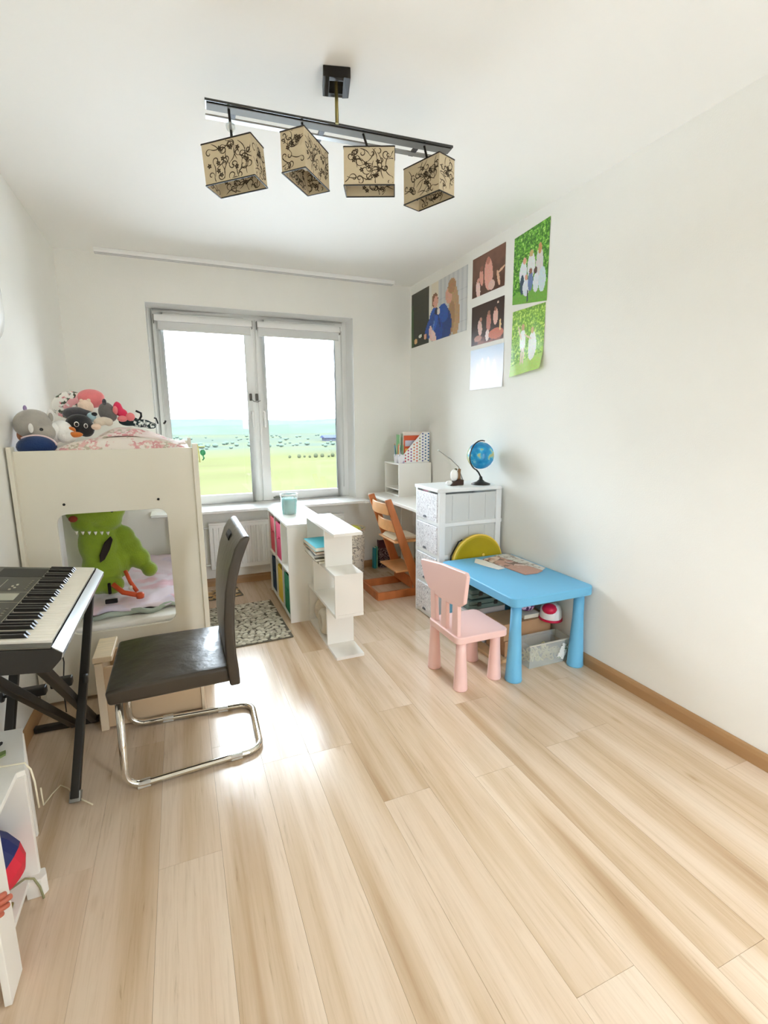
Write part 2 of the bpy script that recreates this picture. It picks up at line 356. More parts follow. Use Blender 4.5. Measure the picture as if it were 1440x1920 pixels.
# roller blinds, rolled up, one on each sash
for x0, x1, lab in ((.575, 1.330, 'left'), (1.375, 2.110, 'right')):
    b = MB().prism([(YW-.07, 2.185), (YW-.072, 2.215), (YW-.06, 2.236), (YW-.024, 2.236), (YW-.024, 2.185)], x0, x1, axis='x').build('roller_blind', M_gloss, None, bevel=.003)
    tag(b, f'white rolled-up roller blind cassette on the {lab} window sash', 'blind', 'roller blinds')
    MB().box(x0+.01, x1-.01, YW-.040, YW-.036, 2.125, 2.186).build('blind_fabric', mat('blind_cloth', (222, 222, 220), .8, trans=0), b)
    MB().tube([(x0+.01, YW-.038, 2.122), (x1-.01, YW-.038, 2.122)], .006, 8).build('bottom_bar', M_gloss, b)
    xc = x1-.004 if lab == 'right' else x0+.004
    MB().tube([(xc+.012, YW-.05, 2.2), (xc+.012, YW-.05, .78 if lab == 'right' else 1.0)], .0022, 6).tube([(xc+.020, YW-.05, 2.2), (xc+.020, YW-.05, .78 if lab == 'right' else 1.0)], .0022, 6).build('bead_chain', mat('chain', (205, 205, 200), .4), b)
    for xq in (x0-.006, x1): MB().box(xq, xq+.006, YW-.06, YW-.022, 2.17, 2.235).build('bracket', M_grey, b, bevel=.002)
struct(MB().prism(rrect(.44, 2.262, D-.195, YW-.001, .012, 3), OZ0-.012, OZ0+.012).build('trim_2', M_gloss, None, bevel=.005)).name = 'trim_2'
rv = struct(empty('trim_3', (0, 0, 0)))
for nm, a in (('reveal_panel', (OX0, OX0+.004, OZ0+.0125, OZ1-.004)), ('reveal_panel', (OX1-.004, OX1, OZ0+.0125, OZ1-.004)), ('reveal_panel', (OX0, OX1, OZ1-.004, OZ1))):
    MB().box(a[0], a[1], D-.003, YW-.0005, a[2], a[3]).build(nm, M_gloss, rv)
# ---- radiator under the window
rd = empty('radiator', (1.45, 4.24, .1), label='white ribbed panel radiator under the window sill', cat='radiator')
def RX(a): return a-1.45
box('convector_box', M_gloss, rd, RX(.86), RX(2.04), -.03, .035, .06, .45, bevel=.01)
nr = 26
for k in range(nr):
    xx = RX(.885)+(2.015-.885)*(k+.5)/nr
    MB().prism([(xx-.016, -.030), (xx-.011, -.042), (xx+.011, -.042), (xx+.016, -.030)], .10, .425).build('rib', M_gloss, rd, bevel=.003)
MB().box(RX(.86), RX(2.04), -.034, .038, .448, .464).build('top_grille', M_gloss, rd, bevel=.003)
MB().tube([(RX(.86), 0, .10), (RX(.78), 0, .10), (RX(.78), 0, -.10)], .009, 10).tube([(RX(.86), 0, .42), (RX(.76), 0, .42), (RX(.76), 0, -.10)], .009, 10).build('pipe', M_gloss, rd)
# round thing on the left wall
rg = empty('wall_lamp', (XL, 2.66, 1.905), label='round white disc with grey rim on the left wall', cat='wall lamp')
MB().lathe([(0, .001), (.165, .001), (.17, .012), (.165, .03), (.10, .045), (0, .05)], 40, Matrix.Rotation(PI/2, 4, 'Y'), cap=False).build('disc', M_gloss, rg)
MB().lathe([(.166, .002), (.178, .002), (.178, .02), (.166, .02)], 40, Matrix.Rotation(PI/2, 4, 'Y'), cap=False).build('rim', mat('rim_grey', (165, 165, 160), .4), rg)

# ================================================================== OUTSIDE
def field_material():
    m = bpy.data.materials.new('fields'); m.use_nodes = True; t = m.node_tree; b = t.nodes['Principled BSDF']; b.inputs['Roughness'].default_value = 1; b.inputs['Specular IOR Level'].default_value = 0
    tc = N(t, 'ShaderNodeTexCoord'); mp = N(t, 'ShaderNodeMapping'); mp.inputs['Scale'].default_value = (.010, .030, 1); t.links.new(tc.outputs['Object'], mp.inputs[0])
    n = N(t, 'ShaderNodeTexNoise', ins={'Scale': 1., 'Detail': 6, 'Roughness': .6}); t.links.new(mp.outputs[0], n.inputs['Vector'])
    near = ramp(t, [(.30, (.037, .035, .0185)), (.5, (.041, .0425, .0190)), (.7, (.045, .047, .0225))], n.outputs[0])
    far = ramp(t, [(.34, (.029, .036, .031)), (.5, (.034, .041, .032)), (.62, (.040, .043, .026))], n.outputs[0])  # far colours bluer, distance haze mixed into them
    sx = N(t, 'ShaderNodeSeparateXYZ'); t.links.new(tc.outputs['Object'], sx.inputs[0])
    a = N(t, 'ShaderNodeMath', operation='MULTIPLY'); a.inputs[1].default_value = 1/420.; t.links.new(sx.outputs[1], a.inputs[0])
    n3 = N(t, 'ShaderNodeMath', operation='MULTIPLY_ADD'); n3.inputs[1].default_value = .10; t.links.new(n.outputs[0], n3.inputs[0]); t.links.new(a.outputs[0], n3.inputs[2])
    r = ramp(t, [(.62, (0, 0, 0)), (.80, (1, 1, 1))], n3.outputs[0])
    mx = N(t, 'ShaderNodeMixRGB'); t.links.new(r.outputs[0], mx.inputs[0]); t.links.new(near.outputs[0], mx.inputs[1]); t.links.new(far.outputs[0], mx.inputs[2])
    # unseen pale grey ground around the building, added to bounce neutral light indoors
    vl = N(t, 'ShaderNodeVectorMath', operation='LENGTH'); t.links.new(tc.outputs['Object'], vl.inputs[0])
    a2 = N(t, 'ShaderNodeMath', operation='MULTIPLY'); a2.inputs[1].default_value = 1/200.; t.links.new(vl.outputs['Value'], a2.inputs[0])
    ry = ramp(t, [(.40, (0, 0, 0)), (.46, (1, 1, 1))], a2.outputs[0])
    my = N(t, 'ShaderNodeMixRGB'); my.inputs[1].default_value = (.47, .48, .50, 1); t.links.new(ry.outputs[0], my.inputs[0]); t.links.new(mx.outputs[0], my.inputs[2]); t.links.new(my.outputs[0], b.inputs['Base Color'])
    return m
GZ = -13.6
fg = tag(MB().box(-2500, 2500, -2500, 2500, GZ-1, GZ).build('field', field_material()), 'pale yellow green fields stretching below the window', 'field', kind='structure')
def hill(name, label, y0, amp, base, rgb, seed, depth=600):
    nx, ny = 120, 8; mb = MB(); vs = []
    for j in range(ny+1):
        for i in range(nx+1):
            x = -2200+4400*i/nx; s = math.sin(PI*j/ny)
            h = (base+amp*noise.noise(Vector((x/520+.37, seed+.21, .4)))+amp*.35*noise.noise(Vector((x/160+.31, seed+4.3, j*.3+.2))))*s
            vs.append((x, y0+depth*j/ny, GZ-3+max(0, h)))
    mb.add(vs, [(j*(nx+1)+i, j*(nx+1)+i+1, (j+1)*(nx+1)+i+1, (j+1)*(nx+1)+i) for j in range(ny) for i in range(nx)], True)
    return tag(mb.build(name, mat(name+str(seed), rgb, 1, spec=0, noise_amt=.12, nscale=.01)), label, 'hill', kind='structure')  # base colour includes the haze of distance
hill('hill', 'farthest pale blue green wooded hill along the horizon', 1700, 14, 40, (55, 62, 60), 1.3)
hill('hill', 'nearer low green wooded ridge in front of the far hill', 900, 9, 20, (52, 61, 53), 5.7, 300)
# blue roofed long sheds in the middle distance
sh = empty('shed', (190, 455, GZ), label='long low pale blue shed far across the field', cat='shed')
MB().box(-62, 70, -8, 8, 0, 3.2).build('walls', mat('shed_wall', (56, 58, 66), .9, spec=0), sh)
MB().prism([(-9.5, 3.0), (0, 5.2), (9.5, 3.0)], -64, 72, axis='x').build('roof', mat('shed_roof', (48, 52, 72), .9, spec=0), sh)
# line of shrubs and scattered far trees (too small to pick apart)
mb = MB()
for k in range(26):
    xx = 48+k*2.9+random.uniform(-.8, .8); s = random.uniform(.6, 1.3)
    mb.ball((xx, 226+random.uniform(-2, 2), GZ+s*.8), (s*.9, s*.8, s), 8, 5)
tag(mb.build('shrub_row', mat('shrub_far', (50, 54, 40), 1, spec=0)), 'faint row of small shrubs across the yellow field', 'shrubs', kind='stuff')
mb = MB()
for k in range(260):
    yy = random.choice((random.uniform(330, 425), random.uniform(485, 700))); xx = random.uniform(-140, 330)*yy/450; s = random.uniform(.8, 1.9)
    mb.ball((xx, yy, GZ+s*.8), (s*1.3, s, s*.8), 9, 6)
tag(mb.build('tree_cluster', mat('tree_far', (58, 68, 60), 1, spec=0)), 'scattered small trees between the fields and the hills', 'trees', kind='stuff')  # tree colour lightened to look hazy from afar

# ================================================================== CEILING LAMP
lamp = empty('ceiling_lamp', (1.31, 1.92, H), label='dark ceiling lamp with long bar and four patterned box shades', cat='lamp')
Mtx = Matrix.Rotation(-.25, 4, 'Z')
mb = MB()
for a in ((-.048, -.026, -.055, .055), (.026, .048, -.055, .055), (-.026, .026, -.055, -.032), (-.026, .026, .032, .055)):
    mb.box(a[0], a[1], a[2], a[3], -.036, -.0008, Mtx)
mb.build('ceiling_canopy', M_black, lamp, bevel=.002)
MB().box(-.026, .026, -.032, .032, -.010, -.001, Mtx).build('canopy_plate', M_chrome, lamp)
MB().tube([(0, 0, -.018), (0, .0, -.152)], .0065, 12).build('rod', M_brass, lamp)
LX = lambda p: (p[0]-1.31, p[1]-1.92, p[2]-H)
bz = 2.45
def rail(name, a, b, w, m, t=.008, up=0):
    return MB().bar(LX((a[0], a[1], bz+up)), LX((b[0], b[1], bz+up)), w, t).build(name, m, lamp, bevel=.001)
rail('glass_bar', (.856, 1.980), (1.786, 1.921), .052, mat('smoked_glass', (40, 40, 38), .08, coat=.5), .008, 0)
rail('bar_underside', (.862, 1.982), (1.780, 1.923), .040, mat('bar_grey', (120, 118, 112), .55, metal=.3), .003, -.0062)
rail('rear_rail', (.862, 2.054), (1.735, 1.998), .026, M_grey, .006, 0)
for a, b in (((1.27, 1.94), (1.275, 2.06)), ((.95, 1.96), (.953, 2.07)), ((1.65, 1.92), (1.655, 2.02))): MB().bar(LX((*a, bz+.001)), LX((*b, bz+.001)), .02, .006).build('cross_bar', M_black, lamp)
M_fab = mat('shade_fabric', (206, 190, 158), .9, bump=.1, bscale=300)
M_print = mat('scroll_print', (62, 46, 26), .8)
def scroll_face(mb, w, h, M, rnd):
    def stroke(pts, r):
        n = len(pts); vs = []
        for i, (a, b) in enumerate(pts):
            p0 = pts[max(0, i-1)]; p1 = pts[min(n-1, i+1)]; dx, dy = p1[0]-p0[0], p1[1]-p0[1]; l = math.hypot(dx, dy) or 1
            wv = r*(.35+.65*math.sin(PI*(i+.5)/n)); ox, oy = -dy/l*wv, dx/l*wv
            for q in ((a+ox, b+oy), (a-ox, b-oy)):
                q = (min(max(q[0], .004), w-.004), min(max(q[1], .006), h-.006)); vs.append(M @ Vector((q[0], 0, q[1])))
        mb.add(vs, [(2*i, 2*i+1, 2*i+3, 2*i+2) for i in range(n-1)])
    for k in range(int(17*w/.12)):
        cx, cy = rnd.uniform(.01, w-.01), rnd.uniform(.012, h-.012); R = rnd.uniform(.010, .019); a0 = rnd.uniform(0, 6.28); sg = rnd.choice((-1, 1))
        stroke([(cx+R*(1-t/16)*math.cos(a0+sg*t*.42), cy+R*(1-t/16)*math.sin(a0+sg*t*.42)) for t in range(14)], .0017)
        # long tail leaving the curl
        x1, y1 = cx+R*math.cos(a0), cy+R*math.sin(a0); tx, ty = -sg*-math.sin(a0), -sg*math.cos(a0)
        stroke([(x1-sg*-math.sin(a0)*s*.004+math.cos(a0)*s*s*.00035, y1-sg*math.cos(a0)*s*.004+math.sin(a0)*s*s*.00035) for s in range(9)], .0015)
        if k % 3 == 0:
            fx, fy = rnd.uniform(.02, w-.02), rnd.uniform(.02, h-.02)
            for j in range(5):
                a = j*1.257+a0; stroke([(fx+math.cos(a)*r, fy+math.sin(a)*r) for r in (.001, .004, .008)], .0026)
def shade(c, zt, ph, ta, tb, w=.172, d=.120, h=.127, sphere=False, seed=0, sc=1.0):
    rnd = random.Random(seed)
    X = Vector((math.cos(ph), math.sin(ph), ta)).normalized(); Y = Vector((-math.sin(ph), math.cos(ph), tb)); Y = (Y-X*X.dot(Y)).normalized(); Z = X.cross(Y)
    T = Matrix(((X.x, Y.x, Z.x, c[0]), (X.y, Y.y, Z.y, c[1]), (X.z, Y.z, Z.z, zt), (0, 0, 0, 1)))
    e = MB(); hw, hd = w/2, d/2; pr = MB(); t = .0015
    e.box(-hw, hw, -hd, -hd+t, -h, 0).box(-hw, hw, hd-t, hd, -h, 0).box(-hw, -hw+t, -hd+t, hd-t, -h, 0).box(hw-t, hw, -hd+t, hd-t, -h, 0)
    so = e.build('lamp_shade', M_fab, lamp); so.matrix_parent_inverse = Matrix.Identity(4); so.matrix_local = Matrix.Translation(Vector((-1.31, -1.92, -H))) @ T
    for off, rot, ww in (((-hw, -hd-.0004), 0, w), ((hw, hd+.0004), PI, w), ((hw+.0004, -hd), PI/2, d), ((-hw-.0004, hd), -PI/2, d),
                         ((-hw, hd-t-.0004), 0, w), ((-hw+t+.0004, -hd), PI/2, d), ((hw-t-.0004, -hd), PI/2, d), ((-hw, -hd+t+.0004), 0, w)):
        scroll_face(pr, ww, h, Matrix.Translation((off[0], off[1], -h)) @ Matrix.Rotation(rot, 4, 'Z'), rnd)
    q = pr.build('floral_print', M_print, so); tag(q, kind='stuff')
    s_ = .0035
    for z in (0, -h):
        r = MB()
        for a, b in (((-hw, -hd), (hw, -hd)), ((hw, -hd), (hw, hd)), ((hw, hd), (-hw, hd)), ((-hw, hd), (-hw, -hd))):
            r.bar((a[0]*1.004, a[1]*1.004, z), (b[0]*1.004, b[1]*1.004, z), s_, s_)
        r.build('rim', M_black, so)
    m2 = MB().bar((0, -hd, -.004), (0, hd, -.004), .004, .003).bar((-hw, 0, -.004), (hw, 0, -.004), .004, .003).build('shade_cross', M_black, so)
    MB().lathe([(.012, -.002), (.012, -.045), (.0, -.045)], 14, cap=False).ball((0, 0, -.066), (.019, .019, .024), 14, 8).build('bulb', mat('bulb_glass', (240, 238, 228), .25), so)
    tp = T.translation
    bx = max(min(tp.x, 1.75), .88); by = 1.980-.0634*(bx-.856)
    MB().tube([LX((bx, by, bz+.004)), LX((tp.x, tp.y, zt-.002))], .0045, 8).build('pendant_rod', M_black, lamp)
    if sphere:
        k = .5; p = LX((bx*(1-k)+tp.x*k, by*(1-k)+tp.y*k, (bz*(1-k)+(zt)*k)))
        MB().ball(p, .016, 14, 10).build('glass_ball', M_glassy, lamp)
shade((.9341, 1.9220), 2.3044, -.6232, .0766, -.0036, .183, .0935, .1275, sphere=True, seed=3)
shade((1.1877, 1.9201), 2.3615, -.7542, .0206, -.0141, .0935, .1804, .129, seed=5)
shade((1.4178, 1.8706), 2.347, -.4179, -.0101, -.0023, .183, .0938, .1258, seed=8)
shade((1.6696, 1.8847), 2.3592, -1.1902, -.0096, .0234, .1823, .0906, .1275, seed=13)

# ================================================================== BUNK BED
bed = empty('bunk_bed', (.37, 2.67, 0), label='white wooden kids bunk bed with a square opening in its end panel', cat='bed')
bx = lambda a: a-.37
YP = 2.67
def endpanel(name, y0, y1):
    inner = rrect(bx(.130), bx(.607), .352, .955, .045, 6)
    return plate_with_hole(MB(), (bx(-.008), bx(.768), .02, 1.255), inner, y0-YP, y1-YP).build(name, M_bedw, bed, bevel=.002)
endpanel('end_panel', 2.67, 2.69)
endpanel('end_panel', 4.03, 4.05)
box('corner_post', M_bedw, bed, bx(.747), bx(.772), 2.655-YP, 2.70-YP, .0, 1.275)
box('corner_post', M_bedw, bed, bx(-.020), bx(-.002), 2.640-YP, 2.70-YP, .0, 1.275)
box('corner_post', M_bedw, bed, bx(.747), bx(.772), 4.02-YP, 4.06-YP, .0, 1.275)
for z in (1.02, .20):
    box('side_rail', M_bedw, bed, bx(.75), bx(.768), 2.70-YP, 4.02-YP, z, z+.16)
    box('side_rail', M_bedw, bed, bx(-.008), bx(.012), 2.70-YP, 4.02-YP, z, z+.16)
box('bunk_base', M_bedw, bed, bx(.012), bx(.75), 2.69-YP, 4.03-YP, 1.05, 1.07)
box('bunk_base', M_bedw, bed, bx(.012), bx(.75), 2.69-YP, 4.03-YP, .22, .24)
for x, z in ((.168, 1.003), (.572, 1.003)):
    MB().lathe([(0, 0), (.006, 0), (.006, .003), (0, .004)], 14, Matrix.Translation((bx(x), 0, z)) @ Matrix.Rotation(PI/2, 4, 'X'), cap=False).build('screw_cap', M_dark, bed)
MB().prism([(bx(.014), .432), (bx(.200), .432), (bx(.200), .99), (bx(.014), .99)], 3.36-YP, 3.375-YP, axis='y').build('inner_panel', M_white, bed, bevel=.004)
MB().prism([(bx(.205), .432), (bx(.217), .432), (bx(.217), .99), (bx(.205), .99)], 3.36-YP, 3.375-YP, axis='y').build('inner_panel', M_bedw, bed, bevel=.003)
mt = tag(MB().prism(rrect(.016, .744, 2.70, 4.02, .05), .2405, .375).build('mattress', mat('sheet_white', (240, 236, 228), .9, bump=.15, bscale=30), None, bevel=.02, bseg=3), 'white mattress with fitted sheet on the lower bunk', 'mattress')
mt2 = tag(MB().prism(rrect(.016, .744, 2.70, 4.02, .05), 1.0705, 1.20).build('mattress', mat('sheet_pink', (236, 214, 206), .9), None, bevel=.02, bseg=3), 'pale mattress under the floral quilt on the upper bunk', 'mattress')
M_blk = motif('pink_blanket', (238, 222, 232), [(232, 190, 202), (226, 214, 232)], 3.2, .50, .92)
def zb(u, v, x, y):
    edge = .02*math.sin(u*6.0+.8)
    yy = y if v > .12 else y
    z = .383+.014*noise.noise(Vector((x*7, y*5, 1)))+.010*noise.noise(Vector((x*18, y*14, 3)))+.006*math.sin(y*40+noise.noise(Vector((x*6, y*3, 0)))*6)
    if v < .10: z += .006+.014*math.sin(PI*v/.10)
    z += .03*max(0, (u-.8))*max(0, v-.7)*10
    return (x, y+(edge*(1-v) if v < .3 else 0)+.05*(u > .55)*(1-v)*(1-v)*math.sin((u-.55)*3.5), max(z, .3785)+.008)
tag(cloth('blanket', M_blk, None, (.036, .728), (2.80, 3.98), zb, .007), 'crumpled pink and lilac blanket on the lower bunk', 'blanket')
# grey green folded edge of the blanket lining
pth = [(.10+.6*t/20, 2.785+.02*math.sin(t*.9)+.05*max(0, t-10)/10*(1 if t < 16 else (20-t)/4), .392+.008*math.sin(t*1.3)) for t in range(21)]
tag(MB().tube(pth, .012, 8, rr=[.006+.009*math.sin(PI*t/20) for t in range(21)]).build('sheet_fold', mat('lining', (168, 178, 166), .9)), 'grey green rolled sheet edge showing under the pink blanket', 'sheet')
# quilt on the upper bunk
M_flo = motif('floral_quilt', (236, 226, 214), [(220, 160, 158), (228, 184, 176), (196, 184, 160)], 38, .57, .92)
def zq(u, v, x, y):
    b = math.sin(PI*min(1, max(0, u*1.02)))**.45 if 0 < u < .98 else 0
    roll = math.exp(-((v-.10)/.12)**2)
    z = 1.226+.066*roll*b+.020*b+.006*noise.noise(Vector((x*16, y*10, 2)))+.02*(v > .25)*max(0, noise.noise(Vector((x*5, y*5, 7))))
    if v < .04: z = 1.226+.05*b*(v/.04)**.5
    return (x, y, z)
tag(cloth('quilt', M_flo, None, (.115, .744), (2.694, 3.95), zq, .012), 'white quilt with pink flowers bulging over the upper bunk edge', 'quilt')

# ---- green dinosaur pillow on the lower bunk
M_dino = mat('dino_plush', (142, 168, 44), .95, noise_amt=.16, nscale=12, bump=.35, bscale=120, sheen=.4)
dn = empty('plush_dinosaur', (.26, 3.12, .40), label='large green plush dinosaur leaning on the lower bunk', cat='soft toy')
dx = lambda x, y, z: (x-.26, y-3.12, z-.40)
mb = MB()
mb.ball(dx(.225, 3.14, .905), (.155, .10, .105)).ball(dx(.165, 3.14, .83), (.07, .08, .06)).ball(dx(.27, 3.15, .84), (.085, .085, .07))
mb.ball(dx(.22, 3.15, .70), (.105, .09, .14)).ball(dx(.23, 3.15, .56), (.11, .10, .13)).ball(dx(.21, 3.13, .485), (.085, .09, .075))
mb.ball(dx(.335, 3.18, .72), (.075, .06, .075)).ball(dx(.375, 3.19, .65), (.065, .06, .08)).ball(dx(.42, 3.18, .585), (.06, .06, .065)).ball(dx(.47, 3.15, .52), (.045, .055, .045)).ball(dx(.31, 3.18, .60), (.07, .07, .12)).ball(dx(.27, 3.08, .47), (.07, .06, .055))
mb.build('body', M_dino, dn, remesh=.009, smooth_it=8)
MB().prism([(.0, .075), (.017, .06), (.022, .0), (.016, -.06), (.0, -.085), (-.016, -.045), (-.018, .03)], -.008, .008, axis='y', M=Matrix.Translation(dx(.265, 3.052, .69)) @ Matrix.Rotation(.42, 4, 'Y')).build('back_stripe', mat('dark_felt', (40, 30, 26), .9), dn, bevel=.004)
box('back_stripe', mat('dark_felt', (40, 30, 26), .9), dn, .0, .016, -.112, -.10, .035, .10, bevel=.004)
mb = MB()
for k in range(6):
    mb.lathe([(.009, 0), (.006, -.010), (.0005, -.020)], 8, Matrix.Translation(dx(.135+.030*k, 3.055-.004*(k % 2), .800-.003*k)))
mb.build('teeth', mat('tooth_white', (246, 244, 236), .6), dn)
MB().ball(dx(.125, 3.06, .868), (.022, .012, .018), 12, 8).build('mouth_patch', mat('felt_red', (150, 60, 40), .9), dn)
MB().ball(dx(.315, 3.055, .900), (.008, .006, .009), 12, 8).build('nostril', mat('nostril_green', (58, 70, 24), .8), dn)
# orange plastic toy by the dinosaur
ot = empty('toy_excavator', (.390, 2.960, .412), label='small orange red plastic toy with two arms on the pink blanket', cat='toy')
M_or = mat('orange_plastic', (214, 84, 40), .35)
MB().tube([(-.10, .03, .085), (-.05, .0, .04), (.03, -.03, .022)], .014, 8).tube([(-.035, .05, .15), (-.012, .02, .09), (.02, -.01, .04)], .011, 8).build('arm', M_or, ot)
MB().lathe([(0, 0), (.020, 0), (.022, .02), (.017, .03), (0, .03)], 14, Matrix.Translation((.035, -.035, .008)), cap=False).build('foot', M_or, ot)
MB().ball((-.01, .0, .06), (.012, .008, .016), 10, 6).build('eye', mat('eye_white', (240, 238, 230), .4), ot)
tag(box('remote_control', M_dark, None, .285, .345, 2.98, 3.0, .403, .425, bevel=.003), 'small black box at the front edge of the pink blanket beside the dinosaur', 'remote')
bpy.data.objects['remote_control'].location = (-.035, -.04, .0)

# ---- soft toys on the upper bunk
def plush(name, label, mats, balls, vox=.007, it=6, loc=(0, 0, 0)):
    """balls: list of (part, center, radii) ; one mesh per part, first part is the body"""
    r = empty(name, loc, label=label, cat='soft toy'); parts = {}
    for p, c, rad in balls: parts.setdefault(p, MB()).ball(c, rad, 18, 12)
    for p, mbb in parts.items():
        big = max(max(b[2]) if not isinstance(b[2], float) else b[2] for b in balls if b[0] == p)
        nb = sum(b[0] == p for b in balls)
        mbb.build(p, mats[p], r, remesh=vox if nb > 1 and big > .02 and p == 'body' else 0, smooth_it=it)
    return r
def fur(name, rgb, **k): return mat(name, rgb, .95, bump=.3, bscale=140, sheen=.3, noise_amt=.08, nscale=20, **k)
gy = fur('grey_fur', (170, 164, 154)); wh = fur('white_fur', (238, 236, 230)); bk = fur('black_fur', (26, 26, 28)); dg = fur('charcoal_fur', (70, 68, 72))
pk = fur('pink_fur', (236, 132, 134)); cr = fur('cream_fur', (242, 214, 190)); hp = fur('hot_pink', (224, 52, 92)); orr = fur('orange_felt', (210, 118, 46)); be = fur('beige_fur', (214, 202, 184)); lb = fur('pale_blue', (176, 206, 212)); nv = fur('navy', (24, 52, 100)); br = fur('brown_fur', (176, 112, 74)); gk = fur('cat_grey', (112, 108, 104))
eye = mat('eye_black', (20, 18, 18), .2)
YF = 2.80
plush('plush_rhino', 'round grey plush rhino with white horn at the front left of the upper bunk', {'body': gy, 'belly': wh, 'ear': wh, 'ear_inner': gy, 'horn': wh, 'eye': eye, 'tail': mat('lilac', (170, 150, 190), .9)},
      [('body', (.055, YF+.02, 1.375), (.082, .08, .072)), ('body', (.095, YF, 1.335), (.055, .06, .045)), ('belly', (.125, YF+.035, 1.335), (.055, .05, .052)), ('ear', (.128, YF+.02, 1.415), (.016, .012, .034)),
       ('ear_inner', (.131, YF+.010, 1.408), (.010, .006, .022)), ('horn', (.062, YF-.062, 1.358), (.010, .010, .022)), ('eye', (.100, YF-.052, 1.350), (.008, .006, .009)), ('tail', (.030, YF+.02, 1.450), (.008, .008, .014))])
plush('plush_bird', 'small brown and beige plush at the far left corner of the upper bunk', {'body': br, 'head': be, 'eye': eye}, [('body', (.012, YF+.02, 1.325), (.030, .03, .034)), ('body', (.028, YF+.03, 1.31), (.025, .03, .028)), ('head', (.004, YF, 1.350), (.018, .018, .016)), ('eye', (.004, YF-.018, 1.36), (.004, .003, .004))])
nc = tag(MB().ball((.072, YF-.045, 1.272), (.082, .05, .052)).build('navy_cushion', nv), 'navy blue round cushion at the left end of the upper bunk edge', 'cushion')
pt = [(.072+.083*math.cos(a), YF-.045-.012, 1.272+.053*math.sin(a)) for a in [math.radians(x) for x in range(5, 140, 9)]]
MB().tube(pt, .004, 6).build('piping', mat('pip_pink', (240, 214, 214), .8), nc)
plush('plush_goose', 'white plush goose with orange feet between the rhino and the black cat', {'body': wh, 'foot': orr}, [('body', (.160, YF+.05, 1.345), (.050, .05, .050)), ('body', (.185, YF+.02, 1.318), (.045, .045, .035)), ('foot', (.222, YF+.0, 1.325), (.036, .016, .014)), ('foot', (.205, YF+.03, 1.345), (.02, .016, .018))])
plush('plush_cat', 'black plush cat face with white ringed eyes on the upper bunk', {'body': bk, 'eye_ring': wh, 'eye': eye}, [('body', (.232, YF+.09, 1.375), (.062, .045, .052)), ('body', (.262, YF+.075, 1.355), (.04, .04, .045)), ('eye_ring', (.228, YF+.045, 1.375), (.011, .006, .013)), ('eye', (.229, YF+.041, 1.374), (.008, .005, .010)), ('eye_ring', (.268, YF+.038, 1.367), (.009, .006, .012)), ('eye', (.269, YF+.034, 1.366), (.006, .005, .009))])
plush('plush_seal', 'charcoal grey plush lying above the black cat', {'body': dg, 'nose': wh}, [('body', (.215, YF+.14, 1.430), (.062, .05, .032)), ('body', (.262, YF+.14, 1.420), (.030, .04, .030)), ('nose', (.246, YF+.10, 1.408), (.022, .006, .003))])
fp = tag(MB().ball((0, 0, 0), (.085, .03, .070), 24, 14).build('floral_pillow', motif('rose_print', (238, 234, 224), [(206, 110, 120), (70, 78, 60), (232, 168, 170)], 26, .53, .9)), 'white pillow with rose print propped against the left wall on the upper bunk', 'pillow'); fp.location = (.175, YF+.26, 1.475); fp.rotation_euler = (0, -.25, 0)
plush('plush_ball', 'round coral pink plush at the top of the toy pile', {'body': pk, 'patch': be}, [('body', (.275, YF+.25, 1.515), (.066, .05, .044)), ('body', (.285, YF+.25, 1.50), (.05, .05, .04)), ('patch', (.24, YF+.21, 1.478), (.014, .012, .018))])
plush('plush_bear', 'small cream plush bear below the coral pink plush', {'body': cr, 'ear': cr}, [('body', (.262, YF+.15, 1.462), (.036, .03, .038)), ('body', (.240, YF+.16, 1.47), (.02, .02, .02)), ('ear', (.245, YF+.14, 1.492), (.009, .006, .010)), ('ear', (.278, YF+.14, 1.494), (.009, .006, .010))])
plush('plush_mouse', 'pale blue and black plush below the small cream bear', {'body': lb, 'cap': bk}, [('body', (.286, YF+.11, 1.410), (.022, .02, .024)), ('cap', (.302, YF+.10, 1.425), (.014, .012, .010))])
plush('plush_kitten', 'grey plush cat with one pointed ear beside the pink toys', {'body': gk, 'ear': dg}, [('body', (.352, YF+.15, 1.440), (.040, .035, .048)), ('body', (.372, YF+.13, 1.415), (.030, .03, .030)), ('ear', (.350, YF+.12, 1.487), (.010, .006, .016))])
plush('plush_crab', 'bright hot pink plush with lighter pink arms on the toy pile', {'body': hp, 'arm': pk, 'claw': pk}, [('body', (.405, YF+.15, 1.455), (.024, .02, .038)), ('body', (.428, YF+.14, 1.428), (.024, .02, .026)), ('arm', (.396, YF+.12, 1.445), (.012, .012, .022)), ('arm', (.425, YF+.12, 1.402), (.024, .016, .016)), ('claw', (.462, YF+.13, 1.412), (.022, .018, .022))])
plush('plush_donut', 'cream curled plush lying in front of the grey cat toy', {'body': be, 'tail': cr}, [('body', (.325, YF+.06, 1.385), (.028, .022, .022)), ('body', (.345, YF+.06, 1.397), (.026, .02, .016)), ('body', (.368, YF+.06, 1.385), (.022, .02, .022)), ('tail', (.312, YF+.04, 1.362), (.022, .02, .016))])
M_dp = motif('dark_leaf_print', (28, 48, 50), [(226, 232, 226)], 40, .60, .9)
ds = empty('dark_scarf', (.50, YF+.16, 1.37), label='dark green printed cloth with black loops at the right of the toy pile', cat='scarf')
MB().ball((-.05, 0, .020), (.05, .03, .026)).ball((.01, 0, .008), (.05, .03, .022)).ball((.055, 0, -.004), (.03, .025, .018)).build('cloth', M_dp, ds, remesh=.006, smooth_it=4)
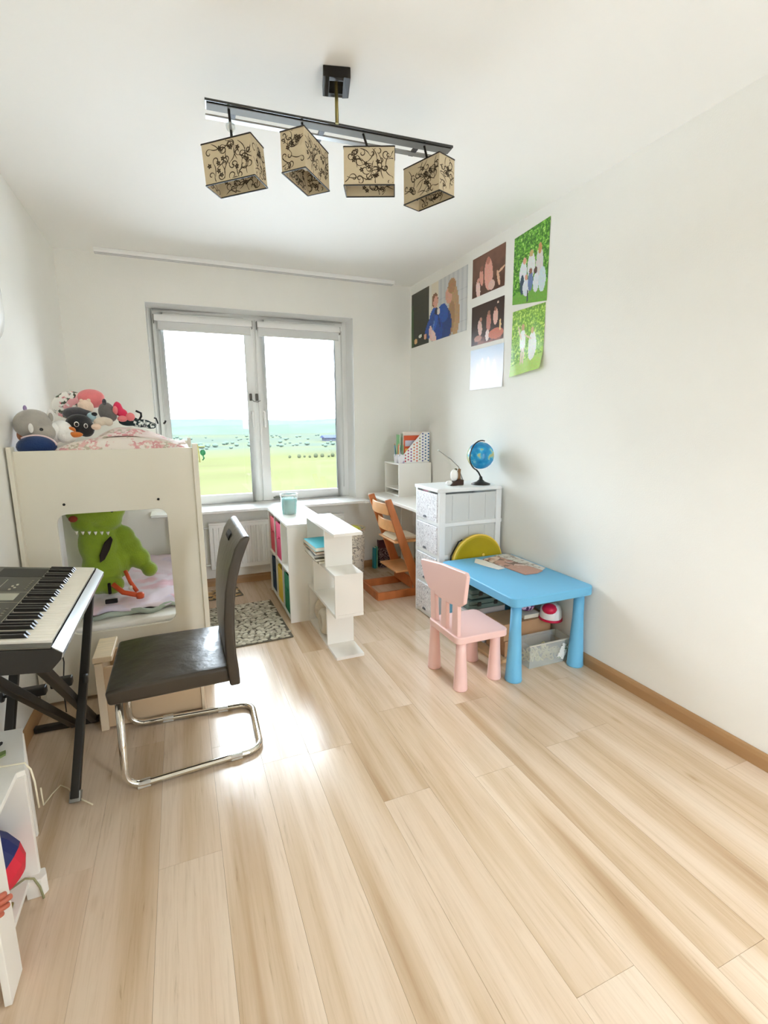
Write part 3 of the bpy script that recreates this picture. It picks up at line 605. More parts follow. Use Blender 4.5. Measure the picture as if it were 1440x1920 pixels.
def loop(c, s, flip=1): return [(c[0]+flip*s*(.2-t*.03), c[1], c[2]+s*t*.16+0) for t in range(4)]+[(c[0]+flip*s*(-.05-.25*math.sin(k*.8)), c[1], c[2]+s*(.55+.25*math.cos(k*.8))) for k in range(0, 3)]
MB().tube([(.0, 0, .025), (.012, 0, .045), (.012, 0, .062), (-.004, 0, .070), (-.012, 0, .074)], .0055, 8).tube([(-.048, 0, .035), (-.052, 0, .055), (-.060, 0, .064)], .004, 8).build('loop', bk, ds)
hk = empty('hair_band', (.60, YF+.18, 1.375), label='two small black curled hooks sticking up from the quilt near the window', cat='hair band')
MB().tube([(-.01, 0, 0), (-.014, 0, .018), (-.018, 0, .030), (-.028, 0, .032)], .004, 8).build('hook', bk, hk)
MB().tube([(.018, 0, .0), (.026, 0, .008), (.030, 0, .018)], .005, 8).build('hook', bk, hk)
pl2 = tag(cloth('bed_linen', motif('small_floral', (240, 224, 218), [(222, 160, 160), (200, 190, 170)], 30, .56, .92), None, (.30, .72), (YF+.0, YF+.5), lambda u, v, x, y: (x, y, 1.275+.095*math.sin(PI*min(1, u*1.05+.05))**.7*math.exp(-((v-.22)/.3)**2)*(1.15-.75*u)+.008*noise.noise(Vector((x*26, y*20, 5)))), .008), 'rumpled pink floral bed linen heaped behind the quilt roll', 'bed linen')
# little green toy hanging at the bed corner
gt = empty('green_toy', (.800, 2.74, 1.225), label='tiny green and yellow toy figure hooked on the bed corner by the window', cat='toy')
MB().ball((0, 0, 0), (.014, .010, .016), 12, 8).tube([(-.002, 0, -.01), (.004, 0, -.03), (-.004, 0, -.04)], .004, 6).build('body', mat('toy_green', (70, 168, 118), .6), gt)
MB().tube([(-.026, 0, .045), (-.022, 0, .02), (-.018, 0, -.05)], .004, 6).tube([(-.02, 0, .03), (.012, 0, .03)], .0035, 6).build('hook', mat('toy_yellow', (226, 226, 150), .6), gt)

# ================================================================== KEYBOARD AND STAND
KL = .795; th = math.radians(8.1)
kb = empty('digital_piano', (.012, 1.468, .830), rot=(0, th, 0), label='black digital piano keyboard on folding stand by the left wall', cat='keyboard')
prof = [(0, 0), (0, -.045), (.03, -.078), (.325, -.070), (.350, -.034), (.352, -.016), (.326, 0), (.323, -.004), (.176, -.004), (.174, 0)]
M_kb = mat('keyboard_shell', (84, 82, 72), .38, spec=.5)
MB().prism([(a, b-.0012) for a, b in prof], 0, KL, axis='y').build('body', mat('shell_black', (26, 24, 20), .45), kb, bevel=.002)
MB().box(.001, .1745, .0015, KL-.0015, -.0012, .0002).build('top_plate', M_kb, kb)
MB().box(.176, .324, 0, .030, -.004, .0005).build('end_cap', M_kb, kb, bevel=.001); MB().box(.176, .324, KL-.012, KL, -.004, .0005).build('end_cap', M_kb, kb, bevel=.001)
MB().prism([(.3265, .0012), (.3525, -.0150), (.3525, -.030), (.350, -.034), (.349, -.018), (.3265, -.001)], .001, KL-.001, axis='y').build('front_trim', mat('silver_trim', (205, 210, 212), .25, metal=.75), kb)
MB().box(.1725, .1765, .008, KL-.008, 0, .0022).build('divider_strip', mat('strip', (214, 210, 196), .3), kb)
NK = 36; k0, k1 = .032, KL-.014; kw = (k1-k0)/NK
M_ivory = mat('white_key', (246, 240, 226), .3); wkey = None
for k in range(NK):
    if wkey is None:
        wkey = MB().box(.178, .3205, 0, kw-.0012, -.003, .0075).build('white_key', M_ivory, kb, bevel=.0008, bseg=1); o = wkey
    else: o = wkey.copy(); COL.objects.link(o)
    o.location = (0, k0+k*kw, 0)
bkey = None
for k in range(NK-1):
    if k % 7 in (2, 6): continue
    if bkey is None:
        bkey = MB().prism([(.178, .0076), (.178, .0185), (.252, .0185), (.262, .0076)], -.0052, .0052, axis='y').build('black_key', mat('ebony', (26, 24, 22), .3), kb, bevel=.001); o = bkey
    else: o = bkey.copy(); COL.objects.link(o)
    o.location = (0, k0+(k+1)*kw, 0)
# control panel: display, speaker grilles and button blocks
pan = MB().box(.016, .168, .17, .64, 0, .0012).build('control_panel', mat('panel_dark', (72, 71, 62), .45), kb, bevel=.0005)
MB().box(.085, .145, .385, .455, .0012, .0024).build('display', mat('lcd', (176, 176, 160), .25), pan)
M_bt = mat('button_grey', (122, 120, 106), .5); M_pr = mat('panel_print', (196, 192, 170), .7)
bt0 = None
def button(x, y, w, l, m=M_bt):
    global bt0
    if bt0 is None: bt0 = MB().box(-.5, .5, -.5, .5, 0, 1).build('button', m, pan); o = bt0
    else:
        o = bt0.copy(); COL.objects.link(o)
        if m is not M_bt: o.data = o.data.copy(); o.data.materials[0] = m
    o.location = (x, y, .0012); o.scale = (w, l, .0022)
for k in range(8): button(.035, .20+.050*k, .008, .024); button(.052, .20+.050*k, .006, .024)
for k in range(4): button(.105+.010*(k % 2), .50+.018*k, .006, .011, M_pr)
for k in range(5): button(.150, .22+.020*k, .007, .012); button(.130, .22+.020*k, .004, .012, M_pr)
for k in range(6): button(.150, .50+.020*k, .006, .012)
MB().box(.020, .024, .18, .63, .0012, .0016).box(.070, .0715, .19, .62, .0012, .0016).box(.075, .165, .470, .4715, .0012, .0016).box(.075, .165, .365, .3665, .0012, .0016).box(.165, .1662, .19, .62, .0012, .0016).build('printed_lines', M_pr, pan)
for y0, y1 in ((.03, .155), (.655, .77)):
    g = MB().box(.020, .165, y0, y1, 0, .0012).build('speaker_grille', mat('grille_dark', (56, 55, 48), .7), kb)
mr = MB().bar((.004, .22, .002), (.004, .60, .002), .010, .006).build('rest_slot', M_blackp, kb)
# folding double brace stand
st = empty('keyboard_stand', (.24, 2.18, 0), label='black folding X-shaped metal keyboard stand under the digital piano', cat='stand')
S_ = lambda x, y, z: (x-.24, y-2.18, z)
def leg(a, b, w=.034, h=.030, name='leg'): return MB().bar(S_(*a), S_(*b), w, h, up=(1, 0, 0)).build(name, M_black, st, bevel=.004)
leg((.238, 1.905, .012), (.285, 2.40, .690), .030, .030)
leg((.225, 2.445, .018), (.230, 1.66, .69), .034, .026)
leg((.150, 2.43, .02), (.060, 1.66, .712), .034, .026)
leg((.020, 1.90, .012), (.035, 2.40, .715), .030, .030)
for y in (1.64, 2.42):
    MB().bar(S_(.03, y, .728), S_(.30, y, .694), .03, .022).build('cross_tube', M_black, st, bevel=.004)
MB().bar(S_(-.01, 2.455, .015), S_(.248, 2.445, .015), .03, .026).build('foot_bar', M_black, st, bevel=.004)
MB().bar(S_(.225, 2.15, .365), S_(.150, 2.15, .365), .036, .036).build('pivot_bracket', M_black, st, bevel=.006)
MB().bar(S_(.135, 2.15, .345), S_(.02, 2.15, .345), .036, .036).build('pivot_bracket', M_black, st, bevel=.006)
for x, y, z, sg in ((.262, 2.15, .360, 1), (-.002, 2.15, .345, -1), (.105, 2.30, .40, -1)):
    MB().lathe([(.006, 0), (.006, .012), (.019, .012), (.021, .018), (.019, .026), (0, .026)], 12, Matrix.Translation(S_(x, y, z)) @ Matrix.Rotation(sg*PI/2, 4, 'Y') @ Matrix.Translation((0, 0, -.010)), cap=False).build('knob', M_blackp, st)
MB().bar(S_(.238, 1.903, .0), S_(.240, 1.925, .032), .036, .036, up=(1, 0, 0)).build('foot_cap', M_grey, st, bevel=.003)
MB().bar(S_(.285, 2.40, .685), S_(.225, 2.40, .685), .030, .030).build('arm_clamp', M_black, st, bevel=.003)

# ================================================================== CANTILEVER CHAIR
ch = empty('cantilever_chair', (.62, 2.08, 0), rz=.0, label='black leather cantilever chair with chrome tube base facing the piano', cat='chair')
C_ = lambda x, y, z: (x-.62, y-2.08, z)
def arc(p0, p1, p2, r, n=6):
    p0, p1, p2 = map(Vector, (p0, p1, p2)); a = (p0-p1).normalized(); b = (p2-p1).normalized()
    ang = a.angle(b); d = r/math.tan(ang/2); s = p1+a*d; e = p1+b*d; c = p1+(a+b).normalized()*(r/math.sin(ang/2)); out = []
    u = (s-c).normalized(); tot = PI-ang; w = (e-c)-u*(e-c).dot(u); w.normalize()
    for k in range(n+1):
        t = tot*k/n; out.append(c+(u*math.cos(t)+w*math.sin(t))*r)
    return out
kp = [(.415, 1.890, .395), (.408, 1.888, .014), (.915, 1.925, .014), (.925, 2.290, .014), (.385, 2.330, .014), (.398, 2.290, .395)]
path = [Vector(kp[0])]
for i in range(1, 5): path += arc(kp[i-1], kp[i], kp[i+1], .062)
path.append(Vector(kp[5]))
MB().tube([C_(*p) for p in path], .0135, 14).build('tube_base', M_chrome, ch)
for y in (1.885, 2.29):
    MB().tube([C_(.412, y, .395), C_(.43, y, .400), C_(.80, y, .400)], .012, 12).build('seat_rail', M_chrome, ch)
for t, (a, b) in ((.12, (kp[1], kp[2])), (.80, (kp[1], kp[2])), (.25, (kp[3], kp[4])), (.70, (kp[3], kp[4]))):
    p = Vector(a).lerp(Vector(b), t); d = (Vector(b)-Vector(a)).normalized()*.024
    MB().bar(C_(*(p-d)), C_(*(p+d)), .026, .026).build('glide', mat('glide_clear', (200, 196, 184), .3), ch, bevel=.004)
# seat
SEg = MB()
nx, ny = 16, 14; vs = []
def seatz(u, v): return .462+.010*math.sin(PI*u)*math.sin(PI*v)+.0025*noise.noise(Vector((u*6, v*9, 2)))-.008*(1-u)**6
for j in range(ny+1):
    for i in range(nx+1):
        u, v = i/nx, j/ny; vs.append(C_(.385+.425*u, 1.815+.435*v+.02*(1-u)*(v-.5)*2*.5, seatz(u, v)))
nt_ = len(vs)
vs += [C_(.392+.418*(i/nx), 1.815+.435*(j/ny)+.02*(1-i/nx)*(j/ny-.5), .400) for j in range(ny+1) for i in range(nx+1)]
fs = [(j*(nx+1)+i, j*(nx+1)+i+1, (j+1)*(nx+1)+i+1, (j+1)*(nx+1)+i) for j in range(ny) for i in range(nx)]
fs += [tuple(nt_+q for q in reversed(f)) for f in fs]
bd = [i for i in range(nx+1)]+[j*(nx+1)+nx for j in range(1, ny+1)]+[ny*(nx+1)+i for i in range(nx-1, -1, -1)]+[j*(nx+1) for j in range(ny-1, 0, -1)]
fs += [(bd[(i+1) % len(bd)], bd[i], nt_+bd[i], nt_+bd[(i+1) % len(bd)]) for i in range(len(bd))]
SEg.add(vs, fs, True); so = SEg.build('seat', M_leather, ch, bevel=.013, bseg=4)
# backrest : side profile swept across the width
fr_ = [(.800, .392), (.795, .45), (.790, .54), (.793, .66), (.803, .76), (.822, .85), (.846, .92), (.868, .955), (.890, .968)]
rr_ = [(.905, .960), (.888, .92), (.868, .87), (.848, .80), (.836, .72), (.830, .62), (.830, .52), (.836, .45), (.838, .392)]
bk_ = MB(); pts = fr_+rr_
bk_.prism(pts, 1.795, 2.245, axis='y', M=Matrix.Translation((-.62, -2.08, 0)))
b_o = bk_.build('backrest', M_leather, ch, bevel=.010, bseg=3)
MB().prism([(.842, .914), (.846, .926), (.856, .940), (.858, .934), (.850, .918), (.845, .908)], 1.99, 2.09, axis='y', M=Matrix.Translation((-.622, -2.08, .002))).build('slot_shade', M_dark, ch)  # dark insert painted as the shade in a handle opening

# ================================================================== STORAGE BOX UNDER THE BED EDGE
sb = empty('storage_box', (.487, 2.462, 0), label='beige wooden storage box on the floor behind the black chair', cat='box')
B_ = lambda a: a-.487
M_bx = mat('beige_board', (206, 178, 142), .7, noise_amt=.04, nscale=6)
for x0, x1 in ((.268, .300), (.698, .712)): MB().box(B_(x0), B_(x1), -.115, .115, 0, .325).build('side_panel', mat('cream_board', (226, 206, 176), .6), sb, bevel=.002)
MB().box(B_(.300), B_(.698), -.108, -.092, .01, .30).build('front_panel', M_bx, sb, bevel=.002)
MB().box(B_(.300), B_(.698), .092, .108, .01, .30).build('back_panel', M_bx, sb, bevel=.002)
MB().box(B_(.300), B_(.698), -.092, .092, .01, .02).build('bottom_panel', M_bx, sb)
MB().box(B_(.262), B_(.34), -.11, .12, .326, .352).build('lid', mat('pine_lid', (232, 210, 176), .5, noise_amt=.1, nscale=10, stretch=(1, 6, 1)), sb, bevel=.004)
MB().tube([(B_(.37), -.1085, .262), (B_(.42), -.109, .250), (B_(.46), -.110, .252), (B_(.51), -.110, .272), (B_(.54), -.109, .276)], .0035, 8).tube([(B_(.46), -.110, .250), (B_(.50), -.110, .262), (B_(.54), -.109, .262)], .004, 8).build('cut_handle', mat('handle_brown', (170, 140, 100), .6), sb)

# ================================================================== RUGS
def pebble_rug(label, x0, x1, y0, y1, rz, cols, sp, seed):
    rnd = random.Random(seed); w, l = x1-x0, y1-y0
    r = empty('pebble_rug', ((x0+x1)/2, (y0+y1)/2, 0), rz=rz, label=label, cat='rug')
    MB().prism(rrect(-w/2, w/2, -l/2, l/2, .01, 2), .0008, .007).build('backing', mat('rug_dark', (104, 96, 80), .95), r, bevel=.002)
    y = -l/2+sp*.5; k = 0; mbs = [MB() for _ in cols]
    while y < l/2-sp*.3:
        x = -w/2+sp*(.7 if k % 2 else .4)
        while x < w/2-sp*.4:
            a = sp*rnd.uniform(.46, .80); b = sp*rnd.uniform(.34, .52)
            mbs[rnd.randrange(len(cols))].ball((x+rnd.uniform(-.2, .2)*sp, y+rnd.uniform(-.15, .15)*sp, .008), (a*.70, b*.72, .006), 9, 4, Matrix.Rotation(rnd.uniform(-.7, .7), 3, 'Z'))
            x += a*1.12
        y += sp*.64; k += 1
    for m_, c in zip(mbs, cols): tag(m_.build('pebbles', mat('pebble%d%d%d' % c, c, .9, bump=.3, bscale=200), r), kind='stuff')
    return r
pebble_rug('pale grey pebble-pattern rug on the floor between bed and cube shelf', .70, 1.275, 2.985, 3.74, .03, [(222, 216, 196), (206, 198, 176), (190, 182, 160)], .046, 4)
pebble_rug('small brown pebble-pattern mat near the radiator', .80, 1.07, 3.93, 4.17, .12, [(204, 170, 120), (186, 150, 104), (222, 200, 160)], .055, 9)

# ================================================================== CUBE SHELF with fabric bins
cs = empty('cube_shelf', (1.47, 3.62, 0), label='white cube shelf unit with coloured fabric bins standing off the window wall', cat='shelf')
Y0, Y1, ZT = 3.225, 4.00, .700
def q(name, x0, x1, y0, y1, z0, z1, m=M_white): return MB().box(x0-1.47, x1-1.47, y0-3.62, y1-3.62, z0, z1).build(name, m, cs, bevel=.0015)
q('end_panel', 1.318, 1.615, Y0, Y0+.018, 0, ZT-.018); q('end_panel', 1.318, 1.615, Y1-.018, Y1, 0, ZT-.018)
q('top_panel', 1.316, 1.617, Y0-.002, Y1+.002, ZT-.018, ZT); q('bottom_panel', 1.318, 1.615, Y0+.018, Y1-.018, .02, .036); q('middle_shelf', 1.318, 1.615, Y0+.018, Y1-.018, .350, .366)
for y in (3.480, 3.737): q('divider', 1.320, 1.612, y, y+.014, .366, ZT-.018); q('divider', 1.320, 1.612, y, y+.014, .036, .350)
q('back_panel', 1.609, 1.613, Y0+.018, Y1-.018, .036, ZT-.018)
def bin_(label, rgb, y0, z0, sag=0, h=.275):
    b = empty('fabric_bin', (1.46, y0+.11, z0), label=label, cat='storage bin', group='fabric bins in the cube shelf')
    m = mat('bin%d%d%d' % rgb, rgb, .9, bump=.15, bscale=200); w = .105; t = .004
    MB().box(-.132, -.128, -w, w, 0, h-sag).build('front_side', m, b, bevel=.001)
    MB().box(.128, .132, -w, w, 0, h).build('rear_side', m, b); MB().box(-.128, .128, -w, -w+t, 0, h-.01).build('end_side', m, b); MB().box(-.128, .128, w-t, w, 0, h-.01).build('end_side', m, b)
    MB().box(-.128, .128, -w+t, w-t, 0, .004).build('base', m, b)
    MB().tube([(-.134, -.03, h*.62), (-.140, -.015, h*.60), (-.140, .015, h*.60), (-.134, .03, h*.62)], .005, 6).build('handle', m, b)
bin_('coral pink fabric bin in the upper far cell of the cube shelf', (232, 92, 104), 3.755, .367)
bin_('magenta pink fabric bin in the upper middle cell of the cube shelf', (216, 60, 104), 3.500, .367)
bin_('dark blue fabric bin in the lower far cell of the cube shelf', (36, 66, 92), 3.755, .037)
bin_('yellow fabric bin in the lower middle cell of the cube shelf', (244, 212, 78), 3.500, .037, .02)
bin_('green fabric bin in the lower near cell of the cube shelf', (20, 128, 84), 3.2465, .037)
# turquoise tub on the cube shelf
tb = empty('plastic_tub', (1.425, 3.66, ZT+.0005), label='clear plastic tub of turquoise contents on top of the cube shelf', cat='tub')
MB().lathe([(.0, .002), (.052, .002), (.058, .115), (0, .115)], 28, cap=False).build('contents', mat('turquoise', (90, 206, 206), .5), tb)
MB().lathe([(.056, 0), (.064, .145), (.0625, .145), (.0545, .002)], 28, cap=False).build('tub_wall', M_glassy, tb)
MB().lathe([(.062, .142), (.067, .142), (.067, .152), (.062, .152)], 28, cap=False).build('tub_rim', M_gloss, tb)

# ================================================================== ZIGZAG SHELF
zz = empty('zigzag_shelf', (1.535, 2.93, 0), label='white zigzag shelf of staggered boards in front of the cube shelf', cat='shelf')
def z_(name, x0, x1, y0, y1, z0, z1): return MB().box(x0-1.535, x1-1.535, y0-2.93, y1-2.93, z0, z1).build(name, M_white, zz, bevel=.0015)
xa, xb = 1.448, 1.620
z_('bottom_board', xa, xb, 2.570, 3.22, 0, .018); z_('lower_shelf', xa, xb, 2.570, 3.22, .258, .276); z_('middle_shelf', xa, xb, 2.570, 3.22, .500, .518); z_('top_board', xa, xb, 2.570, 3.22, .742, .760)
for z0, z1 in ((.018, .258), (.518, .742)):
    z_('upright', xa, xb, 2.760, 2.778, z0, z1); z_('upright', xa, xb, 3.20, 3.218, z0, z1)
z_('upright', xa, xb, 2.572, 2.590, .276, .500); z_('upright', xa, xb, 3.060, 3.078, .276, .500)
# stack of books and magazines
bks = [((206, 196, 176), .016, 'thick cream'), ((120, 112, 84), .014, 'olive green'), ((236, 234, 228), .012, 'white'), ((84, 84, 82), .008, 'grey'), ((232, 228, 220), .010, 'off white'), ((206, 150, 110), .008, 'tan'), ((222, 204, 172), .006, 'thin buff'), ((60, 176, 190), .024, 'thick turquoise')]
z = .5185
for k, (c, t, nm) in enumerate(bks):
    place = ['at the bottom of the pile', 'second from the bottom', 'third from the bottom', 'under the middle of the pile', 'in the middle of the pile', 'two below the turquoise one', 'just below the turquoise one', 'on the very top of the pile'][k]
    b = empty('book', (1.495+random.uniform(-.018, .010), 2.985+random.uniform(-.012, .012), z), rz=random.uniform(-.06, .06), label=f'{nm} book {place} on the zigzag shelf', cat='book', group='books piled on the zigzag shelf')
    w, l = .072, .135+random.uniform(-.01, .02); mc = mat('bk%d%d%d' % c, c, .6)
    MB().box(-w, w, -l, l, 0, .001).box(-w, w, -l, l, t-.001, t).box(w-.001, w, -l, l, .001, t-.001).build('cover', mc, b)
    MB().box(-w+.002, w-.001, -l+.002, l-.002, .001, t-.001).build('pages', mat('page_block', (236, 230, 214), .9), b)
    z += t+.0006
rl2 = empty('rolled_blanket', (1.53, 2.925, .106), label='pale grey rolled cloth with a dark hollow in the bottom of the zigzag shelf', cat='blanket roll')
RT = Matrix.Rotation(-PI/2, 4, 'Y')
MB().lathe([(.040, -.075), (.040, .068), (.052, .082), (.072, .078), (.085, .060), (.085, -.075)], 32, RT).build('roll', mat('fleece', (216, 208, 192), .95, bump=.4, bscale=60), rl2)
MB().lathe([(0, 0), (.0405, 0), (.0405, .02), (0, .02)], 24, RT, cap=False).build('hollow', M_dark, rl2)  # dark plug stands in for the shade inside the roll
tag(MB().ball((1.533, 3.108, .112), (.072, .085, .090), 24, 14).build('cushion', mat('cream_knit', (224, 212, 192), .95, bump=.8, bscale=70, noise_amt=.08, nscale=30), None), 'cream knitted cushion behind the rolled cloth in the zigzag shelf', 'cushion')

# ================================================================== LAUNDRY BASKET
lbk = empty('laundry_basket', (2.02, 4.03, 0), label='tall round woven basket with zebra pattern behind the zigzag shelf', cat='basket')
MB().lathe([(.0, .001), (.125, .001), (.145, .46), (.138, .46), (.119, .008), (0, .008)], 36, cap=False).build('body', motif('zebra_weave', (232, 224, 206), [(70, 60, 50)], 15, kind='lines', stretch=(1, 1, 1.3), bump=0), lbk)
MB().tube([(.143*math.cos(a*PI/16), .143*math.sin(a*PI/16), .462) for a in range(32)], .007, 8, closed=True).build('rim', mat('rim_tan', (216, 200, 170), .8), lbk)
for lab, c, rgb, r in (('lime yellow crumpled cloth ball on top of the laundry basket', (.03, -.02, .448), (226, 232, 96), (.075, .07, .038)), ('cream crumpled cloth beside the lime one in the laundry basket', (-.085, .05, .425), (230, 224, 206), (.055, .06, .045))):
    tag(MB().ball((2.02+c[0], 4.03+c[1], c[2]), r, 16, 10).build('cloth_ball', mat('cl%d' % rgb[2], rgb, .95, bump=.8, bscale=30), None), lab, 'cloth')

# ================================================================== DESK, CABINET and things on it
dk = empty('desk', (2.51, 3.7, 0), label='white narrow desk along the right wall behind the drawer tower', cat='desk')
k_ = lambda x0, x1, y0, y1: (x0-2.51, x1-2.51, y0-3.7, y1-3.7)
MB().box(*k_(2.272, 2.735, 3.165, 4.20), .716, .740).build('desk_top', M_white, dk, bevel=.002)
MB().box(*k_(2.290, 2.735, 3.170, 3.188), 0, .716).build('side_panel', M_white, dk, bevel=.002)
MB().box(*k_(2.60, 2.735, 4.175, 4.193), 0, .716).build('side_panel', M_white, dk, bevel=.002)
MB().box(*k_(2.715, 2.733, 3.188, 4.175), .40, .716).build('back_rail', M_white, dk, bevel=.002)
cb = empty('desk_cabinet', (2.58, 3.99, .7405), label='small white open cabinet standing on the desk in the corner', cat='cabinet')
c_ = lambda x0, x1, y0, y1: (x0-2.58, x1-2.58, y0-3.99, y1-3.99)
for z0, z1 in ((0, .014), (.276, .290), (.055, .066)): MB().box(*c_(2.42, 2.735, 3.85, 4.14), z0, z1).build('board', M_white, cb, bevel=.0015)
for y in (3.838, 4.14): MB().box(*c_(2.42, 2.735, y, y+.0125), 0, .290).build('side_panel', M_white, cb, bevel=.0015)
MB().box(*c_(2.725, 2.735, 3.85, 4.14), .014, .276).build('back_panel', M_white, cb)
ZC = .7405+.2905
# magazine file with coloured dots
mf = empty('magazine_file', (2.60, 3.905, ZC), label='white cardboard magazine file with rainbow dots on the desk cabinet', cat='magazine file')
side = [(-.125, 0), (.125, 0), (.125, .265), (.055, .265), (-.125, .075)]
for y in (-.045, .043): MB().prism(side, y, y+.002, axis='y').build('side_panel', M_gloss, mf)
MB().box(.123, .125, -.043, .043, 0, .265).build('back_panel', M_gloss, mf); MB().box(-.125, -.123, -.043, .043, 0, .075).build('front_panel', M_gloss, mf); MB().box(-.123, .123, -.043, .043, 0, .002).build('base', M_gloss, mf)
rb = [(206, 60, 80), (196, 54, 110), (150, 80, 150), (226, 120, 60), (226, 100, 70), (150, 150, 90), (96, 100, 160), (50, 110, 160)]
dots = {}
for i in range(9):
    for j in range(10):
        x = -.108+.028*i; zc = .016+.026*j+(.013 if i % 2 else 0)
        if zc > .255 or zc > (.075+(x+.125)*1.055)-.014: continue
        dots.setdefault(min(7, i), MB()).lathe([(0, 0), (.0075, 0)], 8, Matrix.Translation((x, -.0455, zc)) @ Matrix.Rotation(PI/2, 4, 'X'), cap=False)
for i, m_ in dots.items(): tag(m_.build('printed_dots', mat('dot%d' % i, rb[i], .7), mf), kind='stuff')
def upright(name, label, cat, rgb, x, y, w, t, h, z0=ZC, group=None, rz=0., bands=()):
    o = empty(name, (x, y, z0+.001), rz=rz, label=label, cat=cat, group=group)
    MB().box(-w/2, w/2, -t/2, t/2, 0, h).build('cover', mat('c%d_%d_%d' % rgb, rgb, .6), o, bevel=.001)
    MB().box(-w/2+.003, w/2-.001, -t/2+.001, t/2-.001, h, h+.0006).build('pages', mat('page_block', (236, 230, 214), .9), o)
    for k, (z1, z2, c) in enumerate(bands): MB().box(-w/2+.01, w/2-.01, -t/2-.0008, -t/2, z1, z2).build('cover_print', mat('c%d_%d_%d' % c, c, .6), o)
    return o
upright('magazine', 'orange red magazine with grey block standing in the dotted file', 'magazine', (214, 90, 50), 2.590, 3.885, .20, .006, .232, ZC+.003, bands=((.14, .19, (190, 190, 204)), (.06, .12, (240, 196, 96))))
upright('folder', 'cream folder behind the orange magazine in the dotted file', 'folder', (240, 228, 216), 2.600, 3.905, .22, .012, .262, ZC+.003)
for k, (nm, rgb, x, y, h) in enumerate((('light green', (146, 210, 150), 2.505, 4.045, .24), ('white', (240, 240, 234), 2.545, 4.047, .25), ('turquoise', (110, 200, 200), 2.590, 4.047, .24), ('crimson', (190, 60, 90), 2.635, 4.047, .25), ('grey', (140, 140, 130), 2.680, 4.047, .23))):
    upright('exercise_book', f'thin {nm} exercise book standing upright behind the magazine file', 'exercise book', rgb, x, y, .16, .006, h, group='exercise books on the desk cabinet', rz=1.3)
M_cup = motif('cup_print', (242, 240, 244), [(40, 40, 44), (180, 170, 200)], 16, .60, .6)
for k, (x, y, lab) in enumerate(((2.450, 3.935, 'left white pencil cup with dark print on the desk cabinet'), (2.455, 3.86, 'right white pencil cup with dark print beside the dotted file'))):
    cu = empty('pencil_cup', (x, y, ZC), label=lab, cat='pencil cup', group='pencil cups on the desk cabinet')
    MB().lathe([(0, 0), (.026, 0), (.031, .075), (.029, .075), (.0245, .003), (0, .003)], 22, cap=False).build('cup', M_cup, cu)
    for j, c in enumerate(((96, 170, 150), (230, 90, 120), (110, 190, 220), (60, 90, 80), (240, 200, 90)) if k == 0 else ((130, 200, 140), (236, 236, 230))):
        a = j*1.3+k; pn = empty('pencil', (x+.013*math.cos(a), y+.013*math.sin(a), ZC+.004), rot=(.10*math.sin(a), .12*math.cos(a), 0), label=('%s pencil standing in the %s white cup' % (('sea green', 'rose pink', 'sky blue', 'dark green', 'golden yellow')[j] if k == 0 else ('leaf green', 'plain white')[j], 'left' if k == 0 else 'right')), cat='pencil', group='pencils in the cups')
        MB().lathe([(.0035, .0), (.0035, .150)], 8).build('barrel', mat('pc%d%d%d' % c, c, .5), pn)
        MB().lathe([(.0035, .150), (.0008, .166)], 8).build('point', mat('pencil_wood', (220, 186, 140), .7), pn)
pc = empty('pink_clock', (2.49, 3.50, .741), label='small pink rounded table clock on the desk beside the drawer tower', cat='clock')
MB().prism([(-.034, 0), (.034, 0), (.034, .075)]+[(.034*math.cos(a), .075+.034*math.sin(a)) for a in [math.radians(x) for x in range(20, 180, 20)]]+[(-.034, .075)], -.02, .02, axis='y').build('case', mat('clock_pink', (236, 176, 200), .4), pc, bevel=.003)
MB().lathe([(0, 0), (.012, 0), (.012, .003), (0, .003)], 18, Matrix.Translation((0, -.0205, .078)) @ Matrix.Rotation(PI/2, 4, 'X'), cap=False).build('dial', mat('dial_plum', (150, 60, 96), .4), pc)

# ================================================================== WOODEN GROWING CHAIR
gc = empty('growing_chair', (2.26, 3.58, 0), label='orange-brown wooden height-adjustable child chair tucked at the desk', cat='chair')
G_ = lambda x, y, z: (x-2.26, y-3.58, z)
for y in (3.40, 3.755):
    MB().prism([(2.105, .790), (2.155, .800), (2.455, .02), (2.455, 0), (2.375, 0)], y-.011, y+.011, axis='y', M=Matrix.Translation((-2.26, -3.58, 0))).build('side_board', M_wood, gc, bevel=.004)
    MB().prism([(2.035, 0), (2.375, 0), (2.355, .062), (2.035, .062)], y-.011, y+.011, axis='y', M=Matrix.Translation((-2.26, -3.58, 0))).build('runner', M_wood, gc, bevel=.003)
MB().box(2.032-2.26, 2.052-2.26, 3.411-3.58, 3.744-3.58, 0, .062).build('cross_bar', M_wood, gc, bevel=.003)
for x, z in ((2.135, .715), (2.185, .575)):
    pts = [(x+.028*math.sin(PI*k/10)*-1, 3.411+.333*k/10) for k in range(11)]
    loop_ = [(a, b) for a, b in pts]+[(a+.012, b) for a, b in reversed(pts)]
    MB().prism(loop_, z-.045, z+.045, M=Matrix.Translation((-2.26, -3.58, 0))).build('back_slat', mat('light_wood', (224, 164, 104), .4, noise_amt=.12, nscale=12), gc, bevel=.004)
MB().box(2.19-2.26, 2.44-2.26, 3.411-3.58, 3.744-3.58, .440, .456).build('seat', mat('light_wood', (224, 164, 104), .4), gc, bevel=.004)
MB().box(2.20-2.26, 2.40-2.26, 3.411-3.58, 3.744-3.58, .200, .216).build('footrest', mat('light_wood', (224, 164, 104), .4), gc, bevel=.004)
MB().box(2.33-2.26, 2.345-2.26, 3.411-3.58, 3.744-3.58, .06, .15).build('brace', M_wood, gc, bevel=.003)
